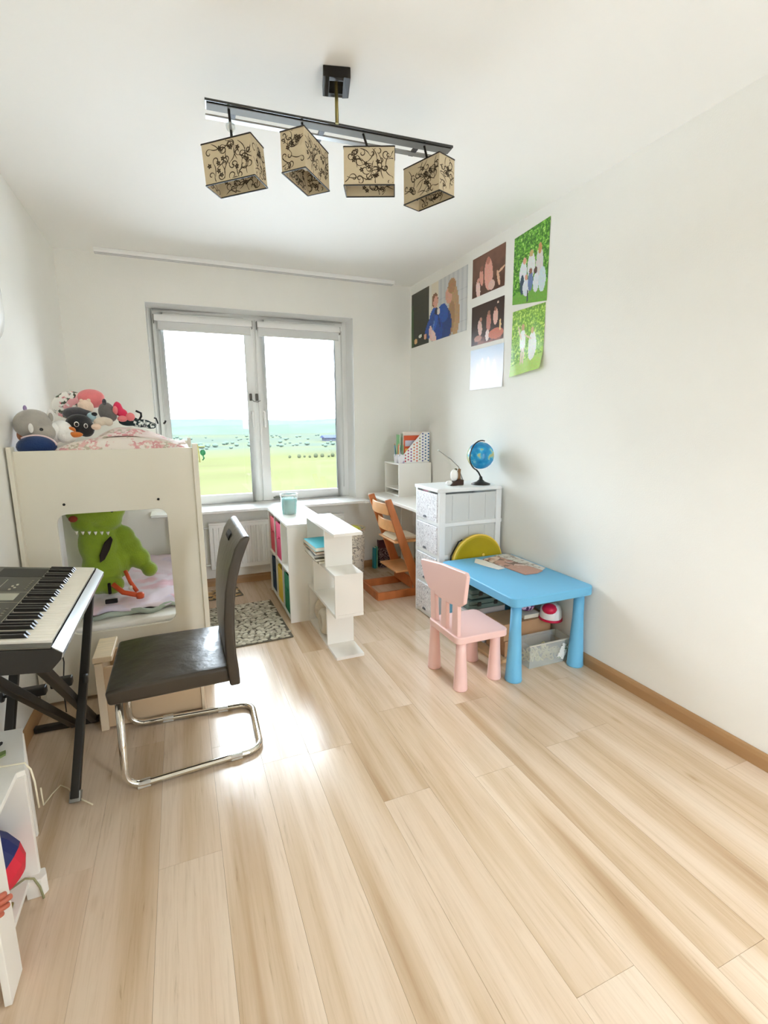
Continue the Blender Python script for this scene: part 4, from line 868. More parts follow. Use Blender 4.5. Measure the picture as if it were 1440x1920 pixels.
tag(MB().prism([(2.20, .458), (2.42, .458), (2.42, .474), (2.23, .482)], 3.45, 3.70, axis='y').build('seat_pad', mat('cream_pad', (236, 220, 190), .9), None, bevel=.004), 'cream folded cloth pad on the seat of the wooden chair', 'cushion')

# standing books by the back wall
for k, (nm, rgb, x, h, t) in enumerate((('turquoise', (30, 150, 170), 2.335, .20, .016), ('pale green', (120, 190, 160), 2.355, .21, .010), ('dark maroon patterned', (84, 36, 50), 2.405, .27, .05))):
    b = empty('book', (x, 4.235, .001), rot=(-.08, .06 if k < 2 else 0, 0), label=f'{nm} book standing on the floor against the window wall', cat='book')
    w = .10
    MB().box(-t/2 if k < 2 else -.02, t/2 if k < 2 else .13, -.03, .02 if k == 2 else .03, 0, h).build('cover', motif('maroon_scroll', (70, 34, 46), [(206, 190, 190)], 30, kind='lines') if k == 2 else mat('cv%d' % k, rgb, .5), b, bevel=.002)
    if k == 2: MB().box(-.0202, .1302, -.0306, -.0298, .19, .2705).build('cover_band', mat('maroon', (84, 34, 48), .5), b)
    MB().box(-t/2+.002 if k < 2 else -.018, t/2-.002 if k < 2 else .128, -.028, .018, h, h+.0006).build('pages', mat('page_block', (236, 230, 214), .9), b)

# ================================================================== DRAWER TOWER
dt = empty('drawer_tower', (2.485, 2.965, 0), label='tall white plastic drawer tower with patterned drawer fronts by the right wall', cat='drawer unit')
t_ = lambda x0, x1, y0, y1: (x0-2.485, x1-2.485, y0-2.965, y1-2.965)
M_tw = mat('tower_plastic', (238, 240, 240), .35); M_tp = mat('tower_panel', (214, 216, 214), .4)
MB().prism([(a-2.485, b-2.965) for a, b in rrect(2.228, 2.735, 2.782, 3.148, .02)], .918, .942).build('top_board', M_tw, dt, bevel=.004)
lv = [.02, .255, .475, .698, .918]
for (x, y) in ((2.262, 2.80), (2.705, 2.80), (2.262, 3.125), (2.705, 3.125)):
    MB().box(*t_(x-.022, x+.022, y-.016, y+.016), .0, .918).build('post', M_tw, dt, bevel=.004)
for z in lv[:4]: MB().box(*t_(2.242, 2.735, 2.786, 3.142), z-.012, z+.014).build('shelf_frame', M_tw, dt, bevel=.003)
M_dd = motif('doodle_front', (240, 240, 244), [(120, 122, 136), (150, 140, 150)], 34, kind='lines', rough=.4)
for k in range(4):
    z0, z1 = lv[k]+.016, lv[k+1]-.014
    d = MB().box(*t_(2.234, 2.250, 2.815, 3.115), z0, z1).build('drawer', M_dd, dt, bevel=.004)
    MB().box(*t_(2.25, 2.70, 2.822, 3.108), z0+.004, z0+.010).box(*t_(2.25, 2.70, 2.822, 2.828), z0+.01, z1-.02).box(*t_(2.25, 2.70, 3.102, 3.108), z0+.01, z1-.02).box(*t_(2.694, 2.70, 2.828, 3.102), z0+.01, z1-.02).build('drawer_bin', M_tp, d)
    MB().prism([(2.985-2.965-.022, z0+.012), (2.985-2.965+.022, z0+.012), (2.985-2.965+.012, z0+.026), (2.985-2.965-.012, z0+.026)], 2.228-2.485, 2.236-2.485, axis='x').build('finger_grip', mat('grip_grey', (104, 106, 112), .6), d)
    MB().box(*t_(2.285, 2.682, 2.796, 2.800), z0-.002, z1+.0).build('side_panel', M_tp, dt, bevel=.001)
    for j in range(3): MB().box(*t_(2.34+.13*j, 2.352+.13*j, 2.792, 2.796), z0+.01, z1-.01).build('panel_rib', M_tp, dt, bevel=.001)
# globe
gb = empty('globe', (2.632, 2.905, .9425), label='small blue desk globe on black stand on the drawer tower', cat='globe')
MB().lathe([(0, 0), (.066, 0), (.066, .006), (.030, .020), (.014, .034), (.009, .056), (0, .056)], 32, cap=False).build('stand', M_blackp, gb)
def globe_mat():
    m = bpy.data.materials.new('globe_map'); m.use_nodes = True; t = m.node_tree; b = t.nodes['Principled BSDF']; b.inputs['Roughness'].default_value = .25
    tc = N(t, 'ShaderNodeTexCoord'); n = N(t, 'ShaderNodeTexNoise', ins={'Scale': 11., 'Detail': 5, 'Roughness': .55}); t.links.new(tc.outputs['Object'], n.inputs['Vector'])
    r = ramp(t, [(.35, lin((0, 128, 196))), (.50, lin((40, 160, 214))), (.555, lin((110, 200, 220))), (.565, lin((176, 200, 150))), (.65, lin((206, 190, 140)))], n.outputs[0])
    t.links.new(r.outputs[0], b.inputs['Base Color']); return m
gball = MB().ball((0, 0, 0), .094, 32, 20).build('map_ball', globe_mat(), gb); gball.location = (-.008, 0, .203); gball.rotation_euler = (.1, .41, 0)
ax = Vector((math.sin(.30), 0, math.cos(.30))); pa = []
for k in range(17):
    a = PI*k/16; v = ax*math.cos(a)+Vector((-math.cos(.30), -.25, math.sin(.30))).normalized()*math.sin(a); pa.append(Vector((-.008, 0, .203))+v*.104)
MB().tube(pa, .0045, 8).build('meridian', M_blackp, gb)
MB().tube([pa[-1], (-.02, 0, .085), (0, 0, .052)], .006, 8).build('meridian_foot', M_blackp, gb)
# ornament with a long rod
og = empty('desk_ornament', (2.455, 2.95, .9425), label='small white and brown ornament with a long thin metal rod on the drawer tower', cat='ornament')
MB().prism([(-.055, 0), (.050, 0), (.050, .038), (.02, .040), (-.03, .022)], -.03, .03, axis='y').build('base', mat('dark_brown', (62, 38, 26), .5), og, bevel=.005)
MB().ball((-.052, 0, .016), (.026, .026, .018), 14, 8).ball((-.012, 0, .068), (.030, .022, .042), 16, 10).build('body', M_gloss, og)
MB().ball((.0, 0, .108), (.012, .010, .009), 12, 8).build('head', mat('olive_head', (96, 90, 56), .5), og)
MB().tube([(.024, 0, .036), (.020, 0, .07), (.030, 0, .112)], .014, 8, rr=[.017, .016, .010]).build('clip', mat('clip_brown', (150, 112, 76), .5), og)
MB().tube([(.030, 0, .110), (.020, 0, .128), (-.040, 0, .180), (-.142, 0, .246)], .003, 8).build('rod', M_grey, og)
MB().tube([(.032, 0, .09), (.048, 0, .055), (.056, 0, .035)], .0035, 8).build('rod_end', M_grey, og)

# ================================================================== BLUE TABLE
bt = empty('kids_table', (2.472, 2.318, 0), label='light blue plastic childrens table against the right wall', cat='table')
tx0, tx1, ty0, ty1 = 2.200, 2.742, 1.925, 2.700
MB().prism([(a-2.472, b-2.318) for a, b in rrect(tx0, tx1, ty0, ty1, .045, 6)], .432, .482).build('table_top', M_blue, bt, bevel=.007, bseg=3)
for x, y in ((2.262, 1.988), (2.690, 1.988), (2.262, 2.638), (2.690, 2.638)):
    MB().lathe([(0, .0), (.044, 0), (.046, .006), (.044, .02), (.030, .30), (.028, .432)], 28, Matrix.Translation((x-2.472, y-2.318, 0))).build('leg', M_blue, bt)
def sheet(name, label, cat, pts, m, z=.4835, t=.0015, curl=0.):
    vs = [Vector((a, b, z+curl*(i % 2)*.004)) for i, (a, b) in enumerate(pts)]; n = len(pts)
    mb = MB().add(vs+[v+Vector((0, 0, t)) for v in vs], [tuple(range(n-1, -1, -1)), tuple(range(n, 2*n))]+[(i, (i+1) % n, n+(i+1) % n, n+i) for i in range(n)])
    return tag(mb.build(name, m, None), label, cat)
sheet('paper', 'white sheet of paper on the blue table', 'paper', [(2.385, 2.58), (2.445, 2.66), (2.475, 2.60), (2.49, 2.40), (2.435, 2.39), (2.40, 2.50)], M_gloss)
M_mag = motif('magazine_cover', (196, 150, 132), [(120, 92, 74), (226, 206, 196), (170, 110, 100)], 14, .52, .35)
sheet('magazine', 'brown and pink glossy magazine on the blue table by the wall', 'magazine', [(2.475, 2.62), (2.515, 2.24), (2.60, 2.235), (2.66, 2.26), (2.60, 2.65)], M_mag, z=.4835, t=.005)
sheet('magazine', 'pale magazine half under the brown one near the wall edge of the blue table', 'magazine', [(2.665, 2.27), (2.715, 2.30), (2.715, 2.67), (2.61, 2.67)], motif('pale_cover', (222, 220, 212), [(170, 160, 150)], 14, .56, .35), z=.4835, t=.004)
# yellow round tambourine bag behind the table
yd = empty('yellow_disc', (2.505, 2.738, .432), label='round mustard yellow disc-shaped case standing behind the blue table', cat='round case')
RX_ = Matrix.Rotation(PI/2, 4, 'X')
MB().lathe([(0, -.016), (.186, -.016), (.196, -.008), (.196, .012), (.188, .018), (.170, .016), (.165, .010), (0, .012)], 48, RX_, cap=False).build('shell', mat('mustard', (194, 168, 28), .45, noise_amt=.08, nscale=7), yd)
MB().tube([(.193*math.cos(a*PI/20), -.012, .193*math.sin(a*PI/20)) for a in range(40)], .006, 8, closed=True).build('rim', mat('rim_yellow', (240, 206, 90), .4), yd)
MB().tube([(-.11, .012, .165), (-.13, .025, .15), (-.19, .02, .06), (-.197, .012, .0)], .005, 8).build('strap', M_dark, yd)
MB().lathe([(0, 0), (.012, 0), (.010, .004), (0, .004)], 14, Matrix.Translation((.045, -.012, .05)) @ RX_, cap=False).build('button', mat('rim_yellow', (240, 206, 90), .4), yd)
# things under the table
yb = box('storage_crate', mat('crate_grey', (150, 150, 142), .6), None, 2.31, 2.645, 2.705, 2.775, .001, .233, bevel=.004)
tag(yb, 'narrow grey crate on the floor carrying the yellow disc case', 'crate')
for k, (z0, x0, y0, lab) in enumerate(((.236, 2.255, 2.42, 'grey green tool case lying second from top under the blue table'), (.300, 2.270, 2.43, 'uppermost grey green tool case close under the blue tabletop'))):
    tcse = empty('tool_case', (x0+.15, y0+.09, z0), label=lab, cat='tool case', group='tool cases under the blue table')
    m = mat('case_green', (92, 112, 104), .55)
    MB().prism(rrect(-.15, .13, -.085, .085, .015), 0, .028).build('lower_shell', m, tcse, bevel=.004); MB().prism(rrect(-.15, .13, -.085, .085, .015), .030, .058).build('upper_shell', m, tcse, bevel=.004)
    for sx in (-.08, .04): MB().box(sx-.012, sx+.012, -.092, -.084, .018, .044).build('latch', M_blackp, tcse, bevel=.002)
tag(MB().prism(rrect(2.235, 2.53, 2.43, 2.585, .015), .001, .232).build('plastic_bin', mat('bin_smoke', (176, 170, 164), .35), None, bevel=.004), 'smoky grey plastic bin on the floor beneath the tool cases', 'bin')
for k, (z0, z1, x0, x1, lab) in enumerate(((.001, .098, 2.375, 2.715, 'brown cardboard box at floor level under the blue table'), (.100, .205, 2.365, 2.71, 'brown cardboard box stacked on the floor-level one under the table'))):
    cbx = empty('cardboard_box', ((x0+x1)/2, 2.315, z0), rz=.0, label=lab, cat='box', group='cardboard boxes under the blue table')
    hw = (x1-x0)/2
    MB().box(-hw, hw, -.095, .095, 0, z1-z0-.004).build('carton', M_card, cbx, bevel=.002)
    MB().box(-hw-.001, -.002, -.096, .096, z1-z0-.004, z1-z0-.001).build('flap', M_card, cbx); MB().box(.002, hw+.001, -.096, .096, z1-z0-.004, z1-z0-.001).build('flap', M_card, cbx)
tag(box('white_carton', mat('carton_cream', (226, 220, 200), .6), None, 2.52, 2.64, 2.235, 2.33, .2065, .232, bevel=.002), 'flat cream carton lying on top of the cardboard boxes under the table', 'box')
pb = tag(MB().ball((2.575, 2.29, .268), (.050, .045, .032), 16, 10).ball((2.60, 2.31, .262), (.045, .04, .028), 16, 10).build('purple_bag', motif('purple_print', (74, 34, 80), [(150, 70, 160), (220, 190, 220)], 30, .55, .6), None, remesh=.006, smooth_it=3), 'shiny purple patterned pouch on the cream carton', 'pouch')
hm = empty('toy_helmet', (2.678, 2.19, .209), label='small white and crimson rounded toy helmet beside the purple pouch', cat='toy'); hm.scale = (1.2, 1.25, 1.15)
MB().lathe([(.050, .0), (.052, .012), (.050, .05), (.040, .072), (0, .080)], 28, cap=False).build('shell', M_gloss, hm)
MB().ball((-.022, -.014, .058), (.036, .036, .028), 18, 10).build('crown_patch', mat('crimson', (212, 24, 70), .45), hm)
MB().lathe([(.048, -.008), (.056, -.006), (.054, .006), (.048, .004)], 28, cap=False).build('rim', mat('crimson', (212, 24, 70), .45), hm)
tbn = empty('clear_bin', (2.565, 2.115, .001), label='clear plastic bin of craft pieces in front under the blue table', cat='bin')
MB().box(-.15, .15, -.070, -.067, 0, .135).build('front_wall', M_glassy, tbn); MB().box(-.15, .15, .067, .070, 0, .135).build('rear_wall', M_glassy, tbn)
MB().box(-.15, -.147, -.067, .067, 0, .135).build('end_wall', M_glassy, tbn); MB().box(.147, .15, -.067, .067, 0, .135).build('end_wall', M_glassy, tbn)
MB().box(-.147, .147, -.067, .067, 0, .003).build('base', M_glassy, tbn)
MB().bar((-.156, -.072, .137), (.156, -.072, .137), .008, .006).build('lip', mat('lip_plastic', (206, 204, 190), .3), tbn)
mb = MB(); rnd = random.Random(5)
for k in range(60):
    c = Vector((rnd.uniform(-.125, .125), rnd.uniform(-.05, .05), rnd.uniform(.014, .062))); R = rnd.uniform(.012, .020); n_ = Vector((rnd.uniform(-1, 1), rnd.uniform(-1, 1), rnd.uniform(-1, 1))).normalized(); a_ = n_.orthogonal().normalized(); b_ = n_.cross(a_)
    mb.tube([c+(a_*math.cos(t)+b_*math.sin(t))*R*.75 for t in [k2*2*PI/10 for k2 in range(10)]], .0038, 6, closed=True)
tag(mb.build('craft_pieces', mat('craft_cream', (240, 226, 168), .6), tbn), kind='stuff')
lc = MB().box(-.026, .026, -.0725, -.0712, -.045, .045).build('label_card', motif('card_print', (244, 242, 234), [(60, 70, 60), (120, 140, 110)], 60, .56, .6), tbn); lc.location = (.085, 0, .065); lc.rotation_euler = (0, .45, 0)
tag(box('plank_offcut', mat('offcut', (206, 170, 126), .6, noise_amt=.1, nscale=14), None, 2.28, 2.345, 2.16, 2.42, .001, .022, bevel=.002), 'flat wooden offcut on the floor under the table beside the pink chair', 'board')

# ================================================================== PINK CHAIR
pkc = empty('kids_chair', (2.055, 2.155, 0), label='light pink plastic childrens chair with three-slat back beside the blue table', cat='chair')
p_ = lambda x, y: (x-2.055, y-2.155)
SM = Matrix.Translation((-2.055, -2.155, 0))
MB().prism([p_(a, b) for a, b in rrect(1.905, 2.222, 1.985, 2.305, .035, 6)], .262, .300).build('seat', M_pink, pkc, bevel=.006, bseg=3)
for x, y, tx, ty in ((1.950, 2.020, 0, 0), (1.940, 2.285, 0, 0), (2.182, 2.052, 0, 0), (2.182, 2.275, 0, 0)):
    MB().lathe([(0, 0), (.036, 0), (.038, .006), (.037, .014), (.027, .20), (.026, .264)], 26, Matrix.Translation((*p_(x, y), 0))).build('leg', M_pink, pkc)
# backrest plate in the y-z plane, flaring upwards
ya, yb2 = 1.945, 2.432
out = []
prof_ = [(1.958, .490), (1.935, .635), (1.950, .652), (2.19, .636), (2.415, .606), (2.425, .590), (2.375, .500), (2.32, .462), (2.22, .444), (2.10, .446), (2.00, .462)]
MB().prism([(y-2.155, z) for y, z in prof_], 1.918-2.055, 1.942-2.055, axis='x').build('backrest', M_pink, pkc, bevel=.006, bseg=3)
for y0, y1, w in ((2.035, 2.035, .030), (2.150, 2.150, .030), (2.262, 2.275, .030)):
    MB().prism([(y0-w-2.155, .298), (y0+w-2.155, .298), (y1+w-.004-2.155, .47), (y1-w+.004-2.155, .47)], 1.917-2.055, 1.940-2.055, axis='x').build('back_slat', M_pink, pkc, bevel=.004)

# ================================================================== LOW CABINET AT THE LEFT EDGE
lc_ = empty('low_cabinet', (.10, 1.45, 0), label='low white open cabinet at the left edge beside the keyboard stand', cat='cabinet')
l_ = lambda x0, x1, y0, y1: (x0-.10, x1-.10, y0-1.45, y1-1.45)
MB().prism([(a-.10, b-1.45) for a, b in ((-.02, 1.20), (.192, 1.20), (.192, 1.545), (.212, 1.552), (.146, 1.795), (-.02, 1.81))], .378, .394).build('top_board', M_white, lc_, bevel=.0015)
MB().box(*l_(-.02, .212, 1.540, 1.556), .0, .378).build('side_panel', M_white, lc_, bevel=.0015)
MB().box(*l_(-.02, .150, 1.775, 1.790), .0, .378).build('side_panel', M_white, lc_, bevel=.0015)
MB().box(*l_(-.02, .004, 1.21, 1.54), .0, .378).build('back_panel', M_white, lc_, bevel=.0015)
MB().box(*l_(.004, .190, 1.21, 1.54), .045, .060).build('bottom_shelf', M_white, lc_, bevel=.0015)
MB().prism([(a-.10, b-1.45) for a, b in ((.18, 1.515), (.222, 1.515), (.232, 1.530), (.222, 1.560), (.18, 1.560))], .0, .058).build('foot_block', M_white, lc_, bevel=.003)
MB().box(*l_(.206, .222, 1.215, 1.300), .002, .50).build('door', M_white, lc_, bevel=.002)
tw = empty('toy_ball', (.122, 1.445, .215), label='navy blue and red soft toy ball inside the low white cabinet', cat='ball')
mb1 = MB(); mb2 = MB()
V = []
for j in range(9):
    for k in range(16):
        a, b = 2*PI*k/16, PI*j/8; V.append((.082*math.sin(b)*math.cos(a), .075*math.sin(b)*math.sin(a), .105*math.cos(b)))
for j in range(8):
    f = [(j*16+k, (j+1)*16+k, (j+1)*16+(k+1) % 16, j*16+(k+1) % 16) for k in range(16)]
    (mb1 if j < 5 else mb2).add([V[i] for q_ in f for i in q_], [tuple(range(4*i, 4*i+4)) for i in range(16)], False)
for mb_, nm, rgb in ((mb1, 'upper_panel', (22, 34, 96)), (mb2, 'lower_panel', (214, 34, 60))): o = mb_.build(nm, mat(nm, rgb, .5), tw); o.rotation_euler = (0, -.75, 0)
tl = tag(MB().tube([(.150, 1.50, .068), (.185, 1.512, .078), (.205, 1.512, .070), (.218, 1.508, .040), (.226, 1.500, .006)], .003, 6).build('thin_cord', mat('sage_cord', (150, 150, 110), .7)), 'thin olive cord trailing over the bottom of the low white cabinet', 'cord')
tag(MB().tube([(.150, 1.42, .065), (.170, 1.43, .066), (.168, 1.45, .066)], .005, 6).build('small_scrap', mat('scrap_olive', (150, 140, 80), .8)), 'tiny olive scrap lying on the bottom shelf of the low cabinet', 'scrap')
gp = empty('hair_clip', (.085, 1.66, .3945), label='small black and green clip lying on the low white cabinet', cat='clip')
MB().tube([(-.06, .0, .008), (-.02, .03, .010), (.030, .045, .010), (.020, .0, .010), (-.02, -.02, .008)], .006, 6).build('claw', M_dark, gp)
MB().prism([(-.03, -.03), (.02, -.045), (.055, -.01), (.05, .01), (.01, -.01)], 0, .006).build('leaf', mat('leaf_green', (122, 140, 84), .8), gp)
def cable(name, label, pts, rgb, r=.003):
    return tag(MB().tube(pts, r, 8).build(name, mat('cable%d' % rgb[0], rgb, .5)), label, 'cable')
cable('cable', 'black cable hanging down the left wall above the low cabinet', [(-.026, 1.96, .70), (-.022, 1.93, .52), (.02, 1.86, .43), (.045, 1.83, .36), (.05, 1.825, .004)], (30, 28, 26))
cable('cable', 'white cable curling from the low cabinet across the floor to the stand leg', [(.085, 1.60, .398), (.150, 1.585, .400), (.206, 1.575, .402), (.222, 1.562, .385), (.226, 1.565, .34), (.225, 1.572, .25)], (240, 232, 206), .0026)
cable('cable', 'cream cable lying on the floor between cabinet and stand foot', [(.17, 1.80, .16), (.165, 1.82, .08), (.150, 1.98, .004), (.170, 2.02, .004), (.200, 1.99, .004), (.226, 1.95, .004), (.262, 1.90, .004), (.30, 1.86, .004)], (238, 226, 196), .0026)
cable('cable', 'dark thin cable hanging behind the keyboard stand by the bed panel', [(.09, 2.62, .60), (.085, 2.62, .40), (.10, 2.61, .25), (.085, 2.60, .12), (.09, 2.58, .006)], (40, 36, 32))
# hand reaching in from the left edge of the picture
def hand():
    r = empty('person', (.20, 1.20, .16), label='small hand at the left edge gripping the white cabinet door', cat='person')
    sk = [] ; ed = []; rad = []
    def chain(pts, rs, root=None):
        prev = root
        for p, q_ in zip(pts, rs):
            sk.append(p); rad.append(q_)
            if prev is not None: ed.append((prev, len(sk)-1))
            prev = len(sk)-1
        return prev
    chain([(-.17, -.10, .02), (-.10, -.06, .012), (-.045, -.028, .006)], [.026, .022, .018])
    palm = chain([(-.020, -.012, .004)], [.021], 2)
    m_ = MB()
    o = None
    chain([(.006, -.010, .020), (.020, -.006, .024), (.034, .004, .022)], [.0085, .0075, .0068], palm)
    chain([(.010, -.008, .008), (.028, -.003, .010), (.042, .008, .008)], [.0088, .0078, .0070], palm)
    chain([(.008, -.010, -.006), (.024, -.006, -.006), (.036, .004, -.008)], [.0086, .0075, .0068], palm)
    chain([(.002, -.012, -.020), (.014, -.009, -.022), (.024, .000, -.024)], [.0078, .0068, .006], palm)
    chain([(-.022, .004, .022), (-.006, .014, .032), (.006, .022, .036)], [.0095, .0085, .0075], palm)
    me = bpy.data.meshes.new('hand'); me.from_pydata(sk, ed, []); o = bpy.data.objects.new('hand', me); COL.objects.link(o); o.parent = r
    s = o.modifiers.new('skin', 'SKIN')
    for v, q_ in zip(me.skin_vertices[0].data, rad): v.radius = (q_, q_)
    me.skin_vertices[0].data[0].use_root = True
    ss = o.modifiers.new('sub', 'SUBSURF'); ss.levels = 2; ss.render_levels = 2; s.use_smooth_shade = True
    me.materials.append(mat('skin', (188, 100, 74), .5, noise_amt=.06, nscale=60)); return r
hd = hand(); hd.location = (.206, 1.232, .268)
db = tag(box('dotted_box', motif('dot_box', (240, 238, 230), [(20, 20, 20)], 40, kind='dots'), None, .06, .178, 1.00, 1.165, .001, .05, bevel=.002), 'white box with black dots at the bottom left corner of the floor', 'box')

# ================================================================== PHOTO PRINTS ON THE RIGHT WALL
def smooth(a, b, x): t = max(0, min(1, (x-a)/(b-a))); return t*t*(3-2*t)
def paint(layers, bg):
    def f(u, v):
        c = bg(u, v)
        for (cx, cy, rx, ry, rot, col) in layers:
            dx_, dy_ = u-cx, v-cy; ca, sa = math.cos(rot), math.sin(rot); a, b = (dx_*ca+dy_*sa)/rx, (-dx_*sa+dy_*ca)/ry
            d = a*a+b*b
            if d < 1: c = tuple(col[i]+(12*noise.noise(Vector((u*30, v*30, i)))) for i in range(3))
        return c
    return f
def mixc(a, b, t): return tuple(a[i]+(b[i]-a[i])*t for i in range(3))
def foliage(c1, c2, c3, seed):
    def g(u, v):
        n = noise.noise(Vector((u*17, v*22, seed)))*.6+noise.noise(Vector((u*38, v*48, seed+3)))*.6
        c = mixc(c1, c2, smooth(-.25, .25, n)); c = mixc(c, c3, smooth(.22, .55, n)); return c
    return g
def poster(label, yl, yr, zb, zt, fn, off=.0015, curl=0., wave=0., ztl=None, zbl=None, nu=64, nv=80):
    """yl: y of left edge in the picture (farther), yr: right edge (nearer); picture u 0..1 left->right, v 0..1 bottom->top"""
    ztl = zt if ztl is None else ztl; zbl = zb if zbl is None else zbl
    o = empty('photo_print', (W, (yl+yr)/2, (zb+zt)/2), label=label, cat='photo print', group='photo prints on the right wall')
    vs = []
    for j in range(nv+1):
        for i in range(nu+1):
            u, v = i/nu, j/nv; y = yl+(yr-yl)*u; z = (zbl+(ztl-zbl)*v)*(1-u)+(zb+(zt-zb)*v)*u
            dxx = off+curl*max(0, .35-v)**1.6*4*(.5+.5*u)+wave*math.sin(u*7+v*3)**2*.5
            vs.append((-dxx, y-(yl+yr)/2, z-(zb+zt)/2))
    fs = [(j*(nu+1)+i, (j+1)*(nu+1)+i, (j+1)*(nu+1)+i+1, j*(nu+1)+i+1) for j in range(nv) for i in range(nu)]
    me = bpy.data.meshes.new('print'); me.from_pydata(vs, [], fs); at = me.color_attributes.new('picture', 'FLOAT_COLOR', 'CORNER'); k = 0
    for j in range(nv):
        for i in range(nu):
            c = fn((i+.5)/nu, (j+.5)/nv); c = lin(tuple(max(0, min(255, x)) for x in c))
            for _ in range(4): at.data[k].color = (*c, 1); k += 1
    m = MATS.get('photo_paper')
    if not m:
        m = bpy.data.materials.new('photo_paper'); m.use_nodes = True; t = m.node_tree; a = N(t, 'ShaderNodeAttribute', attribute_name='picture'); t.links.new(a.outputs['Color'], t.nodes['Principled BSDF'].inputs['Base Color']); t.nodes['Principled BSDF'].inputs['Roughness'].default_value = .35; MATS['photo_paper'] = m
    me.materials.append(m); p = bpy.data.objects.new('print', me); COL.objects.link(p); p.parent = o
    q_ = p.modifiers.new('solid', 'SOLIDIFY'); q_.thickness = .0006; q_.offset = -1
    return o
SK = (226, 170, 146); BL = (28, 78, 170); HR = (168, 122, 84)
def bg1(u, v):
    if u < .36: return mixc((40, 46, 34), (64, 56, 40), smooth(0, .5, v)*.4+.2*noise.noise(Vector((u*20, v*20, 0))))
    if u < .40: return (236, 232, 220)
    if u < .53 and v > .35: return (236, 226, 206)
    return mixc((214, 214, 212), (176, 178, 182), smooth(.0, 1, (math.sin(u*90)+1)/2*.45+(.3 if (v*6 % 1) < .06 else 0)))
poster('largest photo print, two girls in blue with long fair hair', 4.275, 3.325, 2.058, 2.520, paint([
    (.09, .10, .035, .05, 0, (226, 180, 120)), (.19, .17, .03, .035, 0, (206, 206, 190)), (.02, .3, .03, .5, 0, (60, 90, 50)),
    (.80, .42, .085, .44, .06, (196, 158, 116)), (.74, .25, .07, .30, -.1, (176, 138, 98)), (.66, .16, .10, .30, -.05, (24, 62, 130)), (.62, .42, .085, .16, .15, (30, 84, 178)), (.53, .18, .085, .22, .1, (22, 70, 160)), (.45, .38, .085, .20, -.1, (34, 92, 196)), (.40, .28, .05, .22, -.25, (26, 72, 156)), (.33, .27, .028, .17, -.35, (34, 78, 170)), (.55, .33, .012, .16, .2, (14, 44, 110)), (.44, .22, .012, .14, -.2, (96, 140, 210)), (.29, .13, .03, .05, 0, SK), (.40, .15, .035, .14, .1, (236, 200, 190)), (.45, .08, .04, .12, .2, (246, 214, 206)),
    (.47, .70, .055, .12, 0, (140, 92, 62)), (.485, .66, .042, .10, 0, SK), (.71, .66, .055, .13, .1, SK), (.76, .80, .065, .12, 0, (184, 140, 98)), (.50, .50, .03, .06, 0, (30, 40, 70)), (.54, .48, .025, .06, 0, (236, 226, 220))], bg1), wave=.003)
def bg2(u, v): return mixc((92, 58, 44), (124, 84, 66), smooth(0, 1, v+.3*noise.noise(Vector((u*8, v*8, 4)))))
poster('dark brown photo print of a pink-dressed group, upper of the two', 3.258, 2.868, 2.262, 2.528, paint([
    (.52, .45, .13, .40, .05, (232, 168, 150)), (.50, .78, .06, .09, 0, (200, 130, 110)), (.30, .45, .06, .22, .1, (226, 160, 140)), (.30, .66, .05, .07, 0, (150, 92, 74)), (.20, .18, .07, .24, .1, (240, 206, 196)), (.20, .40, .045, .06, 0, (216, 160, 140)), (.62, .15, .10, .12, 0, (226, 190, 176)), (.82, .25, .035, .20, .2, (226, 180, 150)), (.90, .42, .12, .03, .5, (232, 190, 156))], bg2))
poster('dark brown photo print of a seated family, lower of the two', 3.255, 2.862, 1.928, 2.200, paint([
    (.28, .42, .07, .20, .1, (226, 190, 180)), (.30, .62, .04, .06, 0, (190, 140, 120)), (.55, .50, .07, .24, 0, (206, 140, 126)), (.56, .72, .04, .06, 0, (170, 120, 100)), (.76, .58, .07, .20, 0, (236, 190, 176)), (.75, .76, .035, .05, 0, (160, 110, 90)), (.52, .18, .06, .14, 0, (236, 216, 210)), (.22, .16, .12, .08, 0, (190, 140, 124)), (.78, .17, .22, .13, 0, (206, 120, 96)), (.9, .35, .03, .14, 0, (240, 206, 150)), (.82, .90, .03, .03, 0, (240, 220, 200))],
    lambda u, v: mixc((58, 38, 32), (150, 92, 76), smooth(.25, -.05, v-.35*noise.noise(Vector((u*9, v*9, 8))))))) 
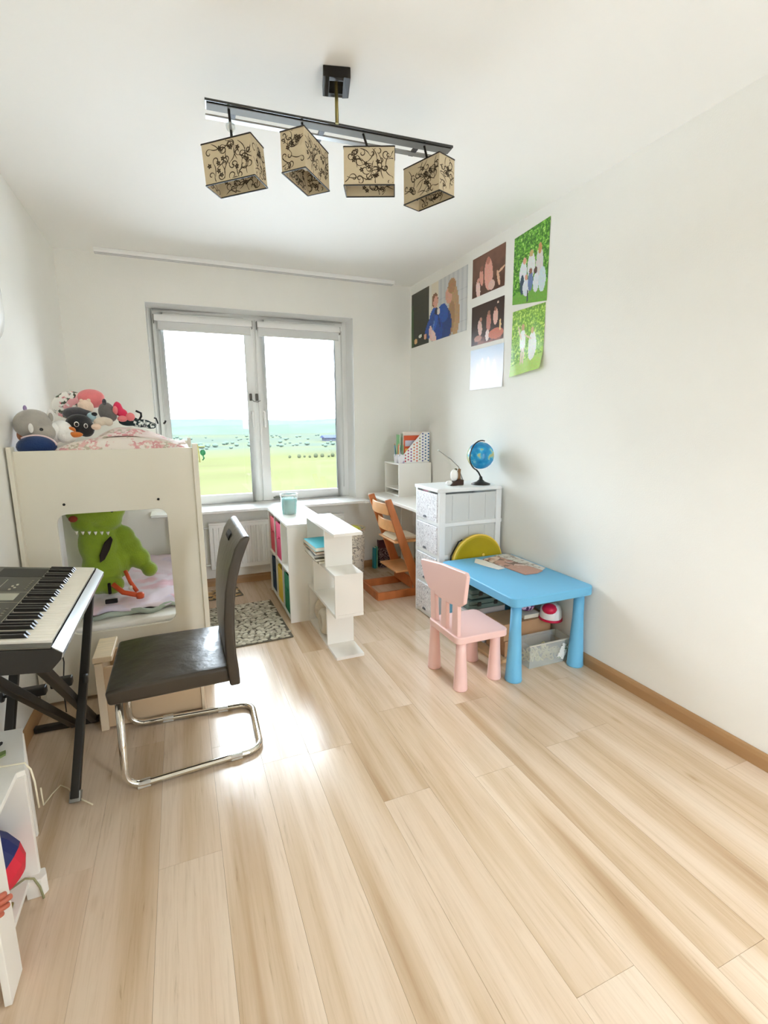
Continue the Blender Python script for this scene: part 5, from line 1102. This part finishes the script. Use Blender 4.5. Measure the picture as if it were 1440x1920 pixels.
poster('faded pale lilac photo print below the two brown ones', 3.258, 2.850, 1.612, 1.898, paint([
    (.38, .40, .07, .36, 0, (240, 224, 226)), (.56, .42, .06, .34, 0, (238, 226, 230)), (.74, .38, .07, .30, 0, (236, 228, 234)), (.24, .36, .06, .28, 0, (240, 232, 232))], lambda u, v: mixc((226, 220, 224), (196, 208, 224), smooth(.45, 1, v+.15*noise.noise(Vector((u*4, v*4, 1)))))), off=.002, curl=.008)
WD = (232, 236, 238)
poster('green photo print of a family in white under leaves, topmost right', 2.775, 2.448, 2.075, 2.532, paint([
    (.5, .0, .9, .22, .12, (120, 176, 70)), (.30, .42, .11, .18, 0, WD), (.33, .60, .055, .045, 0, SK), (.53, .50, .11, .17, 0, (228, 230, 228)), (.52, .665, .055, .045, 0, (206, 176, 120)), (.76, .48, .10, .22, 0, (222, 216, 214)), (.76, .68, .05, .07, 0, (206, 150, 100)),
    (.28, .27, .06, .14, 0, (70, 90, 110)), (.40, .22, .10, .12, 0, (226, 232, 240)), (.40, .36, .045, .04, 0, SK), (.52, .30, .07, .14, 0, (110, 130, 176)), (.52, .43, .045, .04, 0, (150, 100, 80)), (.68, .26, .08, .13, 0, (224, 230, 236)), (.66, .42, .045, .045, 0, (96, 70, 60)), (.85, .28, .10, .16, 0, (206, 222, 226)), (.45, .10, .02, .09, 0, (60, 70, 90))], foliage((58, 118, 34), (122, 192, 60), (206, 238, 140), 2.)), ztl=2.514, zbl=2.118)
poster('light green photo print of two children in white, lower corner curling', 2.765, 2.455, 1.690, 2.068, paint([
    (.5, .08, .9, .14, .1, (180, 214, 110)), (.36, .52, .10, .17, 0, (240, 244, 238)), (.36, .72, .05, .05, 0, (206, 170, 130)), (.33, .28, .03, .13, 0, (226, 206, 180)), (.40, .28, .03, .13, 0, (226, 206, 180)), (.66, .40, .12, .22, 0, (240, 244, 240)), (.65, .64, .045, .05, 0, (216, 190, 140)), (.26, .64, .02, .14, .5, (232, 210, 180)), (.52, .56, .12, .015, -.4, (232, 210, 180))], foliage((112, 164, 66), (178, 220, 92), (238, 248, 156), 9.)), curl=.035, wave=.004, ztl=2.072, zbl=1.664)
